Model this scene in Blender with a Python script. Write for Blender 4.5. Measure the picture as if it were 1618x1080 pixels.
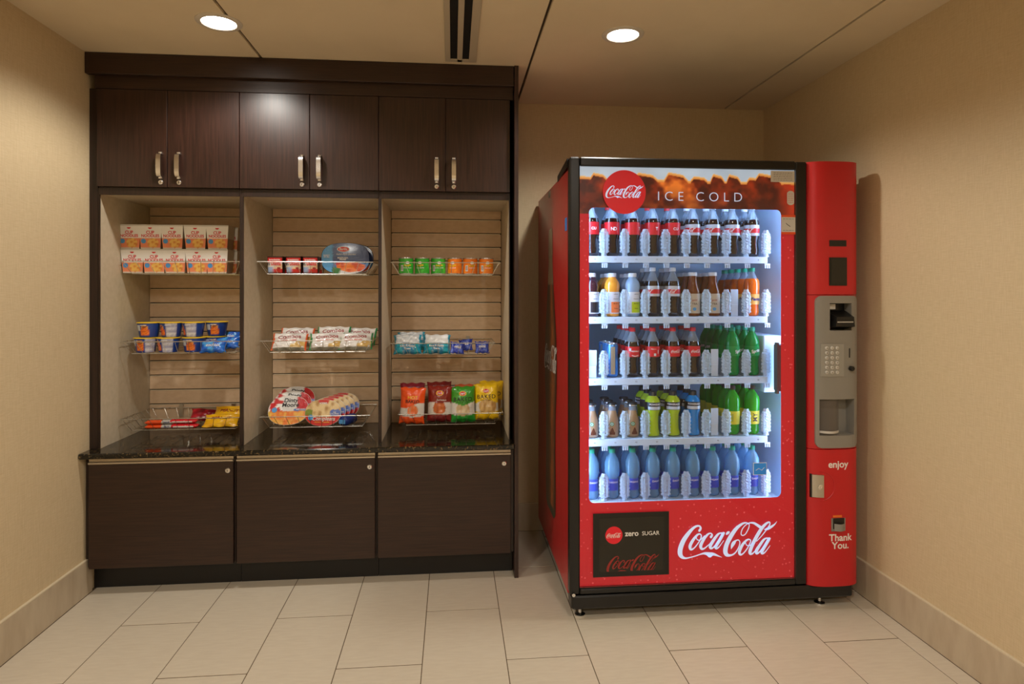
import bpy, bmesh, math, random
from mathutils import Vector, Matrix
random.seed(7)
PI = math.pi
SC = bpy.context.scene
COL = SC.collection
for o in list(bpy.data.objects): bpy.data.objects.remove(o)

# ------------------------------------------------------------------ camera
YAW, FPX, CAMH, SHY = 0.0939, 996.9, 1.335, -76.65
cam_d = bpy.data.cameras.new('camera'); cam = bpy.data.objects.new('camera', cam_d); COL.objects.link(cam)
cam.location = (0, 0, CAMH); cam.rotation_euler = (PI/2, 0, -YAW)
cam_d.sensor_width = 36; cam_d.lens = FPX*36/1618; cam_d.shift_y = SHY/1618
cam_d.clip_start = 0.05
SC.camera = cam

# ------------------------------------------------------------------ world, lamps, exposure
CEIL = 2.405
w = bpy.data.worlds.new('world'); SC.world = w; w.use_nodes = True
w.node_tree.nodes['Background'].inputs[0].default_value = (1.0, 0.86, 0.68, 1)
w.node_tree.nodes['Background'].inputs[1].default_value = 0.0
SC.view_settings.view_transform = 'Standard'; SC.view_settings.look = 'None'
SC.view_settings.gamma = 1; SC.view_settings.use_curve_mapping = False
SC.view_settings.exposure = 0.35
def spot(name, loc, watts, size, color, radius=0.05, blend=0.5):
    l = bpy.data.lights.new(name, 'SPOT'); l.energy = watts; l.spot_size = math.radians(size); l.spot_blend = blend
    l.color = color; l.shadow_soft_size = radius
    o = bpy.data.objects.new(name, l); o.location = loc; COL.objects.link(o); return o
WARM = (1.0, 0.955, 0.875)
LAMPS_SEEN = [(-0.918, 2.587), (0.701, 2.555)]
LAMPS_BACK = [(-0.918, 0.75), (0.701, 0.72), (-0.918, -1.1), (0.701, -1.1)]
for x, y in LAMPS_SEEN: spot('downlight_beam', (x, y, CEIL-0.012), 36, 150, WARM, 0.05, 0.45)
for x, y in LAMPS_BACK: spot('downlight_beam', (x, y, CEIL-0.012), 50, 160, WARM, 0.07, 0.4)

# ------------------------------------------------------------------ helpers
def lin(c):
    return tuple((v/12.92 if v <= 0.04045 else ((v+0.055)/1.055)**2.4) for v in c)
def rgb(r, g, b): return lin((r/255, g/255, b/255))
def at(px, py, Y):                     # point of the plane at depth Y seen at this pixel
    sn, cs = math.sin(YAW), math.cos(YAW)
    a = (px-809)/FPX; b = -(py-540-SHY)/FPX
    dx, dy = sn+a*cs, cs-a*sn
    t = Y/dy
    return Vector((dx*t, Y, CAMH+b*t))

class MB:
    def __init__(s): s.v = []; s.f = []; s.m = []; s.c = None; s.mi = 0
    def add(s, vs, fs):
        n = len(s.v); s.v += [tuple(v) for v in vs]
        for f in fs: s.f.append(tuple(i+n for i in f)); s.m.append(s.mi)
        return s
    def box(s, a, b, bev=0.0):
        x0, y0, z0 = a; x1, y1, z1 = b
        if x0 > x1: x0, x1 = x1, x0
        if y0 > y1: y0, y1 = y1, y0
        if z0 > z1: z0, z1 = z1, z0
        if bev <= 0:
            vs = [(x, y, z) for z in (z0, z1) for y in (y0, y1) for x in (x0, x1)]
            return s.add(vs, [(0,2,3,1),(4,5,7,6),(0,1,5,4),(2,6,7,3),(0,4,6,2),(1,3,7,5)])
        e = min(bev, (x1-x0)*.45, (y1-y0)*.45, (z1-z0)*.45)
        c = ((x0+x1)/2, (y0+y1)/2, (z0+z1)/2); h = ((x1-x0)/2, (y1-y0)/2, (z1-z0)/2)
        vs = []; idx = {}
        for sx in (-1, 1):
            for sy in (-1, 1):
                for sz in (-1, 1):
                    sg = (sx, sy, sz)
                    for ax in range(3):
                        idx[(sg, ax)] = len(vs)
                        vs.append(tuple(c[k]+sg[k]*(h[k]-(0 if k == ax else e)) for k in range(3)))
        fs = []
        def S(ax, sa, u, v): 
            t = [0, 0, 0]; a1, a2 = [k for k in range(3) if k != ax]
            t[ax] = sa; t[a1] = u; t[a2] = v; return tuple(t)
        for ax in range(3):
            for sa in (-1, 1):
                q = [idx[(S(ax, sa, u, v), ax)] for u, v in ((-1,-1),(1,-1),(1,1),(-1,1))]
                if (sa < 0) != (ax == 1): q = q[::-1]
                fs.append(tuple(q))
        for ax in range(3):
            a1, a2 = [k for k in range(3) if k != ax]
            for u in (-1, 1):
                for v in (-1, 1):
                    p = [0]*3; q = [0]*3; p[ax] = -1; q[ax] = 1; p[a1] = q[a1] = u; p[a2] = q[a2] = v
                    fs.append((idx[(tuple(p), a1)], idx[(tuple(q), a1)], idx[(tuple(q), a2)], idx[(tuple(p), a2)]))
        for sx in (-1, 1):
            for sy in (-1, 1):
                for sz in (-1, 1): fs.append(tuple(idx[((sx, sy, sz), k)] for k in range(3)))
        return s.add(vs, fs)
    def tube(s, path, r, n=6, closed=False):
        P = [Vector(p) for p in path]; L = len(P); vs = []; fs = []
        ref = None
        for i, p in enumerate(P):
            if closed: d = (P[(i+1) % L]-P[i-1])
            else: d = P[min(i+1, L-1)]-P[max(i-1, 0)]
            d.normalize()
            if ref is None: ref = Vector((0, 0, 1)) if abs(d.z) < .9 else Vector((1, 0, 0))
            a = d.cross(ref).normalized(); b = d.cross(a).normalized(); ref = -b if (-b).dot(ref) > 0 else b
            a = d.cross(ref).normalized(); b = ref
            for k in range(n):
                t = 2*PI*k/n; vs.append(p+a*(r*math.cos(t))+b*(r*math.sin(t)))
        M = L if closed else L-1
        for i in range(M):
            for k in range(n):
                j = (i+1) % L
                fs.append((i*n+k, i*n+(k+1) % n, j*n+(k+1) % n, j*n+k))
        if not closed: fs.append(tuple(range(n))[::-1]); fs.append(tuple((L-1)*n+k for k in range(n)))
        return s.add(vs, fs)
    def lathe(s, prof, n=20, c=(0, 0, 0), sx=1, sy=1, fn=None):
        vs = []; fs = []
        for (r, z) in prof:
            for k in range(n):
                t = 2*PI*k/n; R = r*(fn(t, z) if fn else 1)
                vs.append((c[0]+R*math.sin(t)*sx, c[1]-R*math.cos(t)*sy, c[2]+z))
        for i in range(len(prof)-1):
            for k in range(n): fs.append((i*n+k, i*n+(k+1) % n, (i+1)*n+(k+1) % n, (i+1)*n+k))
        if prof[0][0] > 1e-4: fs.append(tuple(range(n))[::-1])
        if prof[-1][0] > 1e-4: fs.append(tuple((len(prof)-1)*n+k for k in range(n)))
        return s.add(vs, fs)
    def prism(s, poly, y0, y1):            # poly in (x, z), extruded along y
        n = len(poly)
        vs = [(x, y0, z) for x, z in poly]+[(x, y1, z) for x, z in poly]
        fs = [tuple(range(n)), tuple(range(n, 2*n))[::-1]]
        for i in range(n): j = (i+1) % n; fs.append((j, i, i+n, j+n))
        return s.add(vs, fs)
    def grid(s, fn, nu, nv, wrap=False):
        vs = [fn(i/nu, j/nv) for j in range(nv+1) for i in range(nu+1)]
        fs = [(j*(nu+1)+i, j*(nu+1)+i+1, (j+1)*(nu+1)+i+1, (j+1)*(nu+1)+i) for j in range(nv) for i in range(nu)]
        return s.add(vs, fs)
    def paint(s, fn):                      # printed colour per vertex from its position
        s.c = [fn(*v) for v in s.v]; return s
    def mesh(s, name, mats, smooth=False):
        me = bpy.data.meshes.new(name); me.from_pydata(s.v, [], s.f)
        if not isinstance(mats, (list, tuple)): mats = [mats]
        for m in mats: me.materials.append(m)
        if len(mats) > 1: me.polygons.foreach_set('material_index', s.m)
        if s.c:
            ca = me.color_attributes.new('print', 'FLOAT_COLOR', 'POINT')
            fl = []
            for c in s.c: q = rgb(*c); fl += [q[0], q[1], q[2], 1]
            ca.data.foreach_set('color', fl)
        bm = bmesh.new(); bm.from_mesh(me); bmesh.ops.recalc_face_normals(bm, faces=bm.faces); bm.to_mesh(me); bm.free()
        if smooth:
            me.shade_smooth()
            try: me.set_sharp_from_angle(angle=math.radians(smooth if smooth is not True else 40))
            except Exception: pass
        me.update(); return me
    def build(s, name, mats, parent=None, smooth=False, loc=None, rot=None):
        return link(name, s.mesh(name, mats, smooth), parent, loc, rot)

def link(name, me, parent=None, loc=None, rot=None):
    o = bpy.data.objects.new(name, me); COL.objects.link(o)
    if parent is not None: o.parent = parent
    if loc is not None: o.location = loc
    if rot is not None: o.rotation_euler = rot
    return o
def tag(o, label, cat, group=None, kind=None):
    if label: o['label'] = label
    if cat: o['category'] = cat
    if group: o['group'] = group
    if kind: o['kind'] = kind
    return o
def thing(name, label, cat, loc=(0, 0, 0), rot=(0, 0, 0), group=None):
    o = bpy.data.objects.new(name, None); COL.objects.link(o); o.empty_display_size = .05
    o.location = loc; o.rotation_euler = rot; return tag(o, label, cat, group)
def struct(o): o['kind'] = 'structure'; return o
KIDS = {}
def dup(root, label, loc, rot=None, group=None):
    if root.name not in KIDS: KIDS[root.name] = [(c, list(c.children)) for c in root.children]
    r = root.copy(); COL.objects.link(r); r.location = loc
    if rot is not None: r.rotation_euler = rot
    r['label'] = label
    if group: r['group'] = group
    for ch, gr in KIDS[root.name]:
        c = ch.copy(); COL.objects.link(c); c.parent = r
        for g in gr: d = g.copy(); COL.objects.link(d); d.parent = c
    return r

# text -> flat mesh in the x/z plane facing -y, centred; wrap maps (x, z) to a point
FC = {}
def glyphs(body, bold, space, shear):
    k = (body, bold, space, shear)
    if k not in FC:
        cu = bpy.data.curves.new('t', 'FONT'); cu.body = body; cu.align_x = 'CENTER'; cu.align_y = 'CENTER'
        cu.size = 1; cu.offset = bold; cu.space_character = space; cu.shear = shear; cu.resolution_u = 4; cu.fill_mode = 'FRONT'
        cu.space_line = 0.8
        o = bpy.data.objects.new('t', cu); COL.objects.link(o)
        dg = bpy.context.evaluated_depsgraph_get(); ob = o.evaluated_get(dg); me = bpy.data.meshes.new_from_object(ob)
        FC[k] = ([tuple(v.co)[:2] for v in me.vertices], [tuple(p.vertices) for p in me.polygons])
        bpy.data.objects.remove(o); bpy.data.curves.remove(cu); bpy.data.meshes.remove(me)
    return FC[k]
def text(name, body, size, mat, parent, wrap, bold=0.0, space=1.0, shear=0.0, sx=1.0, cx=0, cz=0, ang=0.0):
    vs, fs = glyphs(body, bold, space, shear)
    ca, sa = math.cos(ang), math.sin(ang)
    m = MB()
    m.add([wrap(cx+(x*sx*ca-y*sa)*size, cz+(x*sx*sa+y*ca)*size) for x, y in vs], fs)
    me = bpy.data.meshes.new(name); me.from_pydata(m.v, [], m.f); me.materials.append(mat); me.update()
    return link(name, me, parent)
def letters(body, size, mat, parent, wrap, bold=0.0, space=1.0, cx=0, cz=0):
    vs, fs = glyphs(body, bold, space, 0.0)
    par = list(range(len(vs)))
    def fd(a):
        while par[a] != a: par[a] = par[par[a]]; a = par[a]
        return a
    for f in fs:
        for q in f[1:]: par[fd(q)] = fd(f[0])
    gr = {}
    for f in fs: gr.setdefault(fd(f[0]), []).append(f)
    for g in gr.values():
        ids = sorted({i for f in g for i in f}); mp = {i: k for k, i in enumerate(ids)}
        me = bpy.data.meshes.new('letter'); me.from_pydata([wrap(cx+vs[i][0]*size, cz+vs[i][1]*size) for i in ids], [], [tuple(mp[i] for i in f) for f in g])
        me.materials.append(mat); me.update(); link('letter', me, parent)
def flat(Y): return lambda x, z: (x, Y, z)
def cyl(R, a0=0.0, z0=0.0): return lambda x, z: ((R+.0004)*math.sin(x/R+a0), -(R+.0004)*math.cos(x/R+a0), z+z0)

# script lettering of the red drinks brand: strokes (x, y, width) in a 1480 x 500 frame
def catmull(pts, n=7):
    out = []
    P = [pts[0]]+list(pts)+[pts[-1]]
    for i in range(1, len(P)-2):
        a, b, c, d = P[i-1], P[i], P[i+1], P[i+2]
        for k in range(n):
            t = k/n
            out.append(tuple(.5*((2*b[j])+(-a[j]+c[j])*t+(2*a[j]-5*b[j]+4*c[j]-d[j])*t*t+(-a[j]+3*b[j]-3*c[j]+d[j])*t**3) for j in range(len(b))))
    out.append(tuple(pts[-1])); return out
SCRIPT = [
 [(385,222,22),(400,215,34),(418,185,30),(402,152,24),(355,152,30),(300,185,40),(230,260,56),(160,360,66),(118,470,70),(118,545,64),(150,588,42),(200,603,24),(260,595,17),(340,577,15),(420,554,18),(480,545,34),(550,560,56),(610,562,40),(665,583,22),(735,612,3)],
 [(505,560,4),(530,575,30),(555,592,30),(580,580,24),(600,565,4)],
 [(405,262,18),(365,280,30),(305,350,42),(262,430,44),(272,480,32),(315,468,20),(370,410,16),(415,340,16),(428,290,18),(405,262,18)],
 [(352,300,12),(365,342,12),(405,352,12),(445,325,14),(480,290,14)],
 [(560,325,20),(570,315,36),(588,285,24),(565,260,18),(520,278,30),(460,350,42),(420,430,46),(432,477,34),(472,474,22),(530,430,13),(572,392,8)],
 [(745,262,14),(700,265,22),(665,290,34),(610,360,42),(562,440,46),(572,476,32),(612,460,20),(670,390,16),(735,275,16)],
 [(765,250,30),(755,272,40),(700,365,44),(645,450,44),(652,480,30),(692,460,16),(762,370,8)],
 [(795,290,6),(812,272,36),(835,256,36),(852,252,6)],
 [(870,500,4),(890,445,44),(912,410,50),(945,378,22),(985,374,14),(1002,420,15),(970,505,16),(915,568,20),(850,588,32),(802,572,56),(785,520,66),(805,430,64),(870,310,62),(950,205,50),(1030,145,34),(1090,128,20),(1140,150,13),(1132,210,14),(1085,290,14),(1040,308,14),(1020,280,14),(1040,215,14),(1090,160,13),(1150,132,18),(1210,136,30),(1260,165,38),(1315,202,42)],
 [(1135,365,18),(1095,385,30),(1040,445,40),(998,530,44),(1005,580,32),(1045,573,20),(1105,510,16),(1150,430,15),(1163,385,16),(1135,365,18)],
 [(1085,412,12),(1105,452,12),(1150,455,12),(1200,425,12)],
 [(1250,402,12),(1330,325,14),(1400,240,16),(1450,170,18),(1448,132,20),(1405,145,32),(1340,205,46),(1268,310,52),(1195,440,52),(1155,540,50),(1160,578,34),(1195,573,22),(1240,530,13)],
 [(1365,235,6),(1420,225,38),(1480,195,34),(1530,160,18),(1562,120,2)],
 [(1440,362,14),(1395,362,22),(1355,388,34),(1300,460,42),(1252,535,48),(1256,575,34),(1298,555,20),(1355,485,16),(1425,372,16)],
 [(1455,355,30),(1440,380,40),(1390,460,44),(1335,548,46),(1342,580,30),(1385,558,16),(1458,468,8)],
]
def script_mesh(name, mat, width, wrap, parent, cx=0, cz=0, clip=None, first=0, last=99, thin=1.0):
    k = width/1480.0
    vs = []; fs = []
    for st in SCRIPT[first:last]:
        p = catmull(st, 4 if width < .1 else 7); n0 = len(vs)
        for i, (x, y, wd) in enumerate(p):
            a = p[max(i-1, 0)]; b = p[min(i+1, len(p)-1)]
            dx, dy = b[0]-a[0], b[1]-a[1]; L = math.hypot(dx, dy) or 1
            nx, ny = -dy/L, dx/L; h = wd/2*thin
            for s in (1, -1):
                X = (x+nx*h*s-822)*k; Z = -(y+ny*h*s-366)*k
                vs.append((X, Z))
        for i in range(len(p)-1):
            q = n0+2*i; fs.append((q, q+1, q+3, q+2))
    if clip is not None:
        vs = [(x, max(z, clip)) for x, z in vs]
    me = bpy.data.meshes.new(name); me.from_pydata([wrap(cx+x, cz+z) for x, z in vs], [], fs)
    me.materials.append(mat); me.update(); return link(name, me, parent)

# ------------------------------------------------------------------ materials
def nmat(name):
    m = bpy.data.materials.new(name); m.use_nodes = True
    nt = m.node_tree; b = nt.nodes['Principled BSDF']; return m, nt, b
def plain(name, c, rough=.5, metal=0.0, coat=0.0, emit=0.0, spec=None, bump=0.0, bscale=200):
    m, nt, b = nmat(name)
    col = rgb(*c)
    b.inputs['Base Color'].default_value = (*col, 1); b.inputs['Roughness'].default_value = rough
    b.inputs['Metallic'].default_value = metal; b.inputs['Coat Weight'].default_value = coat
    b.inputs['Coat Roughness'].default_value = .06
    if spec is not None: b.inputs['Specular IOR Level'].default_value = spec
    if emit: b.inputs['Emission Color'].default_value = (*col, 1); b.inputs['Emission Strength'].default_value = emit
    n = nt.nodes.new('ShaderNodeTexNoise'); n.inputs['Scale'].default_value = 18
    r = nt.nodes.new('ShaderNodeMapRange'); r.inputs['To Min'].default_value = max(rough-.04, .01); r.inputs['To Max'].default_value = min(rough+.04, 1)
    tc = nt.nodes.new('ShaderNodeTexCoord'); nt.links.new(tc.outputs['Object'], n.inputs['Vector'])
    nt.links.new(n.outputs['Fac'], r.inputs['Value']); nt.links.new(r.outputs['Result'], b.inputs['Roughness'])
    if bump:
        n2 = nt.nodes.new('ShaderNodeTexNoise'); n2.inputs['Scale'].default_value = bscale; nt.links.new(tc.outputs['Object'], n2.inputs['Vector'])
        bp = nt.nodes.new('ShaderNodeBump'); bp.inputs['Strength'].default_value = bump; bp.inputs['Distance'].default_value = .002
        nt.links.new(n2.outputs['Fac'], bp.inputs['Height']); nt.links.new(bp.outputs['Normal'], b.inputs['Normal'])
    return m
def noisy(name, c1, c2, scale=(1, 1, 1), nscale=5, detail=4, rough=.5, coat=0, bump=0.0, mid=(.35, .65), coatr=.1, c3=None, spec=.5):
    m, nt, b = nmat(name); tc = nt.nodes.new('ShaderNodeTexCoord'); mp = nt.nodes.new('ShaderNodeMapping')
    mp.inputs['Scale'].default_value = scale; n = nt.nodes.new('ShaderNodeTexNoise')
    n.inputs['Scale'].default_value = nscale; n.inputs['Detail'].default_value = detail
    r = nt.nodes.new('ShaderNodeValToRGB'); r.color_ramp.elements[0].position = mid[0]; r.color_ramp.elements[1].position = mid[1]
    r.color_ramp.elements[0].color = (*rgb(*c1), 1); r.color_ramp.elements[1].color = (*rgb(*c2), 1)
    if c3: e = r.color_ramp.elements.new(min(mid[1]+.12, .99)); e.color = (*rgb(*c3), 1)
    L = nt.links.new
    L(tc.outputs['Object'], mp.inputs[0]); L(mp.outputs[0], n.inputs['Vector']); L(n.outputs['Fac'], r.inputs[0]); L(r.outputs[0], b.inputs['Base Color'])
    b.inputs['Roughness'].default_value = rough; b.inputs['Coat Weight'].default_value = coat; b.inputs['Coat Roughness'].default_value = coatr
    b.inputs['Specular IOR Level'].default_value = spec
    if bump:
        bp = nt.nodes.new('ShaderNodeBump'); bp.inputs['Strength'].default_value = bump; bp.inputs['Distance'].default_value = .002
        L(n.outputs['Fac'], bp.inputs['Height']); L(bp.outputs['Normal'], b.inputs['Normal'])
    return m
def printed(name, rough=.4, coat=.0, emit=0.0, bump=0.0):
    m, nt, b = nmat(name); a = nt.nodes.new('ShaderNodeAttribute'); a.attribute_name = 'print'
    nt.links.new(a.outputs['Color'], b.inputs['Base Color']); b.inputs['Roughness'].default_value = rough
    b.inputs['Coat Weight'].default_value = coat; b.inputs['Coat Roughness'].default_value = .12
    if emit: nt.links.new(a.outputs['Color'], b.inputs['Emission Color']); b.inputs['Emission Strength'].default_value = emit
    if bump:
        tc = nt.nodes.new('ShaderNodeTexCoord'); n = nt.nodes.new('ShaderNodeTexNoise'); n.inputs['Scale'].default_value = 55
        bp = nt.nodes.new('ShaderNodeBump'); bp.inputs['Strength'].default_value = bump; bp.inputs['Distance'].default_value = .004
        nt.links.new(tc.outputs['Object'], n.inputs['Vector']); nt.links.new(n.outputs['Fac'], bp.inputs['Height']); nt.links.new(bp.outputs['Normal'], b.inputs['Normal'])
    return m
def clear(name, c, fac, rough=.06, tint=(255, 255, 255), bump=0.0, spec=.5, bscale=90):
    m, nt, b = nmat(name); L = nt.links.new; out = nt.nodes['Material Output']
    b.inputs['Base Color'].default_value = (*rgb(*c), 1); b.inputs['Roughness'].default_value = rough; b.inputs['Specular IOR Level'].default_value = spec
    t = nt.nodes.new('ShaderNodeBsdfTransparent'); t.inputs[0].default_value = (*rgb(*tint), 1)
    mx = nt.nodes.new('ShaderNodeMixShader'); mx.inputs[0].default_value = fac
    L(t.outputs[0], mx.inputs[1]); L(b.outputs[0], mx.inputs[2]); L(mx.outputs[0], out.inputs[0])
    if bump:
        tc = nt.nodes.new('ShaderNodeTexCoord'); n = nt.nodes.new('ShaderNodeTexVoronoi'); n.inputs['Scale'].default_value = bscale
        bp = nt.nodes.new('ShaderNodeBump'); bp.inputs['Strength'].default_value = bump; bp.inputs['Distance'].default_value = .004
        L(tc.outputs['Object'], n.inputs['Vector']); L(n.outputs['Distance'], bp.inputs['Height']); L(bp.outputs['Normal'], b.inputs['Normal'])
    return m
def pane(name, ior=1.3):
    m, nt, b = nmat(name); L = nt.links.new; out = nt.nodes['Material Output']; nt.nodes.remove(b)
    g = nt.nodes.new('ShaderNodeBsdfGlossy'); g.inputs['Roughness'].default_value = .015
    t = nt.nodes.new('ShaderNodeBsdfTransparent'); f = nt.nodes.new('ShaderNodeFresnel'); f.inputs[0].default_value = ior
    mx = nt.nodes.new('ShaderNodeMixShader'); L(f.outputs[0], mx.inputs[0]); L(t.outputs[0], mx.inputs[1]); L(g.outputs[0], mx.inputs[2]); L(mx.outputs[0], out.inputs[0])
    return m

def wallpaper():
    m, nt, b = nmat('woven_wallpaper'); L = nt.links.new; tc = nt.nodes.new('ShaderNodeTexCoord')
    cols = []
    for sc in ((26, 26, 420), (420, 420, 22)):
        mp = nt.nodes.new('ShaderNodeMapping'); mp.inputs['Scale'].default_value = sc; n = nt.nodes.new('ShaderNodeTexNoise'); n.inputs['Scale'].default_value = 1; n.inputs['Detail'].default_value = 3
        L(tc.outputs['Object'], mp.inputs[0]); L(mp.outputs[0], n.inputs['Vector']); cols.append(n)
    ad = nt.nodes.new('ShaderNodeMath'); ad.operation = 'ADD'; L(cols[0].outputs['Fac'], ad.inputs[0]); L(cols[1].outputs['Fac'], ad.inputs[1])
    r = nt.nodes.new('ShaderNodeValToRGB'); mr = nt.nodes.new('ShaderNodeMath'); mr.operation = 'MULTIPLY'; mr.inputs[1].default_value = .5
    L(ad.outputs[0], mr.inputs[0]); L(mr.outputs[0], r.inputs[0])
    r.color_ramp.elements[0].position = .3; r.color_ramp.elements[0].color = (*rgb(200, 178, 140), 1)
    r.color_ramp.elements[1].position = .7; r.color_ramp.elements[1].color = (*rgb(218, 198, 162), 1)
    L(r.outputs[0], b.inputs['Base Color']); b.inputs['Roughness'].default_value = .62
    bp = nt.nodes.new('ShaderNodeBump'); bp.inputs['Strength'].default_value = .25; bp.inputs['Distance'].default_value = .001
    L(ad.outputs[0], bp.inputs['Height']); L(bp.outputs['Normal'], b.inputs['Normal']); return m
M = {}
M['wall'] = wallpaper()
M['ceiling'] = noisy('painted_ceiling', (222, 206, 176), (228, 212, 182), nscale=3, rough=.85)
M['joint'] = plain('dark_joint', (70, 58, 42), .8)
M['tile'] = noisy('beige_floor_tile', (204, 192, 172), (210, 199, 179), (1, 6, 1), 14, 6, rough=.33, bump=.04, spec=.5)
M['grout'] = plain('brown_grout', (92, 74, 52), .9)
M['base'] = noisy('beige_base_tile', (186, 168, 142), (198, 182, 156), (4, 4, 1), 6, 5, rough=.4)
M['edge'] = plain('pale_edge_strip', (214, 200, 172), .35)
M['wood_v'] = noisy('espresso_wood_vertical', (34, 19, 14), (58, 34, 26), (60, 60, 2.2), 3, 6, rough=.34, mid=(.3, .72), bump=.08, coat=.15, coatr=.25)
M['wood_h'] = noisy('espresso_wood_horizontal', (36, 21, 14), (56, 35, 24), (2.2, 60, 60), 3, 6, rough=.42, mid=(.3, .72), bump=.08)
M['wood_edge'] = noisy('espresso_edge_band', (30, 18, 13), (46, 28, 21), (40, 40, 2), 3, 4, rough=.4)
M['black'] = plain('black_toe_kick', (16, 14, 12), .5)
M['laminate'] = noisy('cream_laminate', (196, 182, 156), (204, 190, 166), nscale=40, rough=.5)
M['slat'] = noisy('tan_board_slat', (208, 178, 144), (220, 192, 160), (3, 1, 5), 9, 5, rough=.45, mid=(.3, .7), bump=.03)
M['liner'] = plain('groove_liner_metal', (222, 208, 182), .45, .3)
def granite():
    m, nt, b = nmat('black_granite'); L = nt.links.new; tc = nt.nodes.new('ShaderNodeTexCoord')
    v = nt.nodes.new('ShaderNodeTexVoronoi'); v.inputs['Scale'].default_value = 170; L(tc.outputs['Object'], v.inputs['Vector'])
    n = nt.nodes.new('ShaderNodeTexNoise'); n.inputs['Scale'].default_value = 75; n.inputs['Detail'].default_value = 6; L(tc.outputs['Object'], n.inputs['Vector'])
    r = nt.nodes.new('ShaderNodeValToRGB'); e = r.color_ramp.elements; e[0].position = .5; e[0].color = (*rgb(17, 15, 11), 1); e[1].position = .82; e[1].color = (*rgb(120, 98, 62), 1)
    k = e.new(.66); k.color = (*rgb(38, 32, 22), 1)
    mx = nt.nodes.new('ShaderNodeMath'); mx.operation = 'MULTIPLY_ADD'; mx.inputs[1].default_value = .35; L(v.outputs['Color'], mx.inputs[0]); L(n.outputs['Fac'], mx.inputs[2])
    sb = nt.nodes.new('ShaderNodeMath'); sb.operation = 'SUBTRACT'; sb.inputs[1].default_value = .12; L(mx.outputs[0], sb.inputs[0])
    L(sb.outputs[0], r.inputs[0]); L(r.outputs[0], b.inputs['Base Color']); b.inputs['Roughness'].default_value = .09; return m
M['granite'] = granite()
M['steel'] = plain('brushed_steel', (200, 196, 188), .3, 1)
M['chrome'] = plain('chrome', (232, 232, 232), .22, 1)
M['wire'] = plain('chromed_wire', (205, 202, 192), .28, 1)
M['alu'] = plain('satin_aluminium', (205, 192, 170), .42, .7)
M['key'] = plain('dark_keyhole', (30, 26, 20), .5)
M['lamp'] = plain('lamp_glow', (255, 250, 240), .5, emit=14)
M['trimwhite'] = plain('white_lamp_trim', (212, 204, 190), .4)
M['ventwhite'] = plain('vent_frame_paint', (190, 178, 156), .5)
M['ventblack'] = plain('vent_dark', (8, 7, 6), .8)
M['film'] = printed('printed_film', .3, .35, bump=.5)
M['card'] = printed('printed_card', .5)
M['plasticprint'] = printed('printed_plastic', .28, .3)
M['white'] = plain('white_print', (236, 234, 230), .45)
M['red'] = plain('red_print', (214, 40, 46), .45)
M['darkred'] = plain('brown_red_print', (150, 40, 36), .45)
M['blackp'] = plain('black_print', (26, 24, 26), .45)
M['blue'] = plain('blue_print', (80, 150, 210), .45)
M['navy'] = plain('navy_print', (24, 44, 120), .4)
M['yellow'] = plain('yellow_print', (246, 206, 40), .45)
M['green'] = plain('green_print', (20, 130, 80), .45)
M['orange'] = plain('orange_print', (240, 120, 40), .45)
M['foil'] = plain('silver_foil', (210, 208, 204), .25, .9, bump=.3, bscale=60)

# ------------------------------------------------------------------ room
XL, XR, YB, YF = -1.6227, 1.8123, 3.5376, -1.9
struct(MB().box((XL-.1, YF-.1, 0), (XL, YB+.1, CEIL+.03)).build('wall_left', M['wall']))
struct(MB().box((XR, YF-.1, 0), (XR+.1, YB+.1, CEIL+.03)).build('wall_right', M['wall']))
struct(MB().box((XL, YB, 0), (XR, YB+.1, CEIL+.03)).build('wall_back', M['wall']))
struct(MB().box((XL, YF-.1, 0), (XR, YF, CEIL+.03)).build('wall_front', M['wall']))
floor = struct(MB().box((XL, YF, -.08), (XR, YB, -.0012)).build('floor', M['grout']))
X0, TW, TL, G = -1.329, .305, .7635, .003
tc_ = {}
for k in range(-1, 11):
    xa = max(X0+TW*k, XL+.012); xb = min(X0+TW*(k+1), XR-.012)
    y = (2.6726 if k % 2 == 0 else 2.2942)+2*TL
    while y > YF:
        ya, yb = max(y-TL, YF), min(y, YB-.012); 
        if yb > ya+.02:
            key = (round(xb-xa, 4), round(yb-ya, 4))
            if key not in tc_:
                sx_, sy_ = (xb-xa-G)/2, (yb-ya-G-.002)/2
                tc_[key] = MB().box((-sx_, -sy_, -.008), (sx_, sy_, 0), .0008).mesh('floor_tile', M['tile'])
            link('floor_tile', tc_[key], floor, ((xa+xb)/2, (ya+yb)/2, random.uniform(0, .0003)))
        y -= TL
ceiling = struct(MB().box((XL, YF, CEIL+.012), (XR, YB, CEIL+.1)).build('ceiling', M['joint']))
JX = [XL, -.867, .360, 1.571, XR]
for a, b in zip(JX[:-1], JX[1:]):
    a2 = a+(.006 if a > XL else 0); b2 = b-(.006 if b < XR else 0)
    MB().box((a2, YF, CEIL), (b2, YB, CEIL+.013), .001).build('ceiling_panel', M['ceiling'], ceiling)
for nm, a, b in (('baseboard_left', (XL, YF, 0), (XL+.012, 3.0, .152)), ('baseboard_right', (XR-.012, YF, 0), (XR, YB, .152)), ('baseboard_back', (.31, YB-.012, 0), (XR-.012, YB, .152))):
    bs = struct(MB().box(a, b, .0015).build(nm, M['base']))
    MB().box((a[0], a[1], .152), (b[0], b[1], .156)).build('edge_strip', M['edge'], bs)

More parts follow.
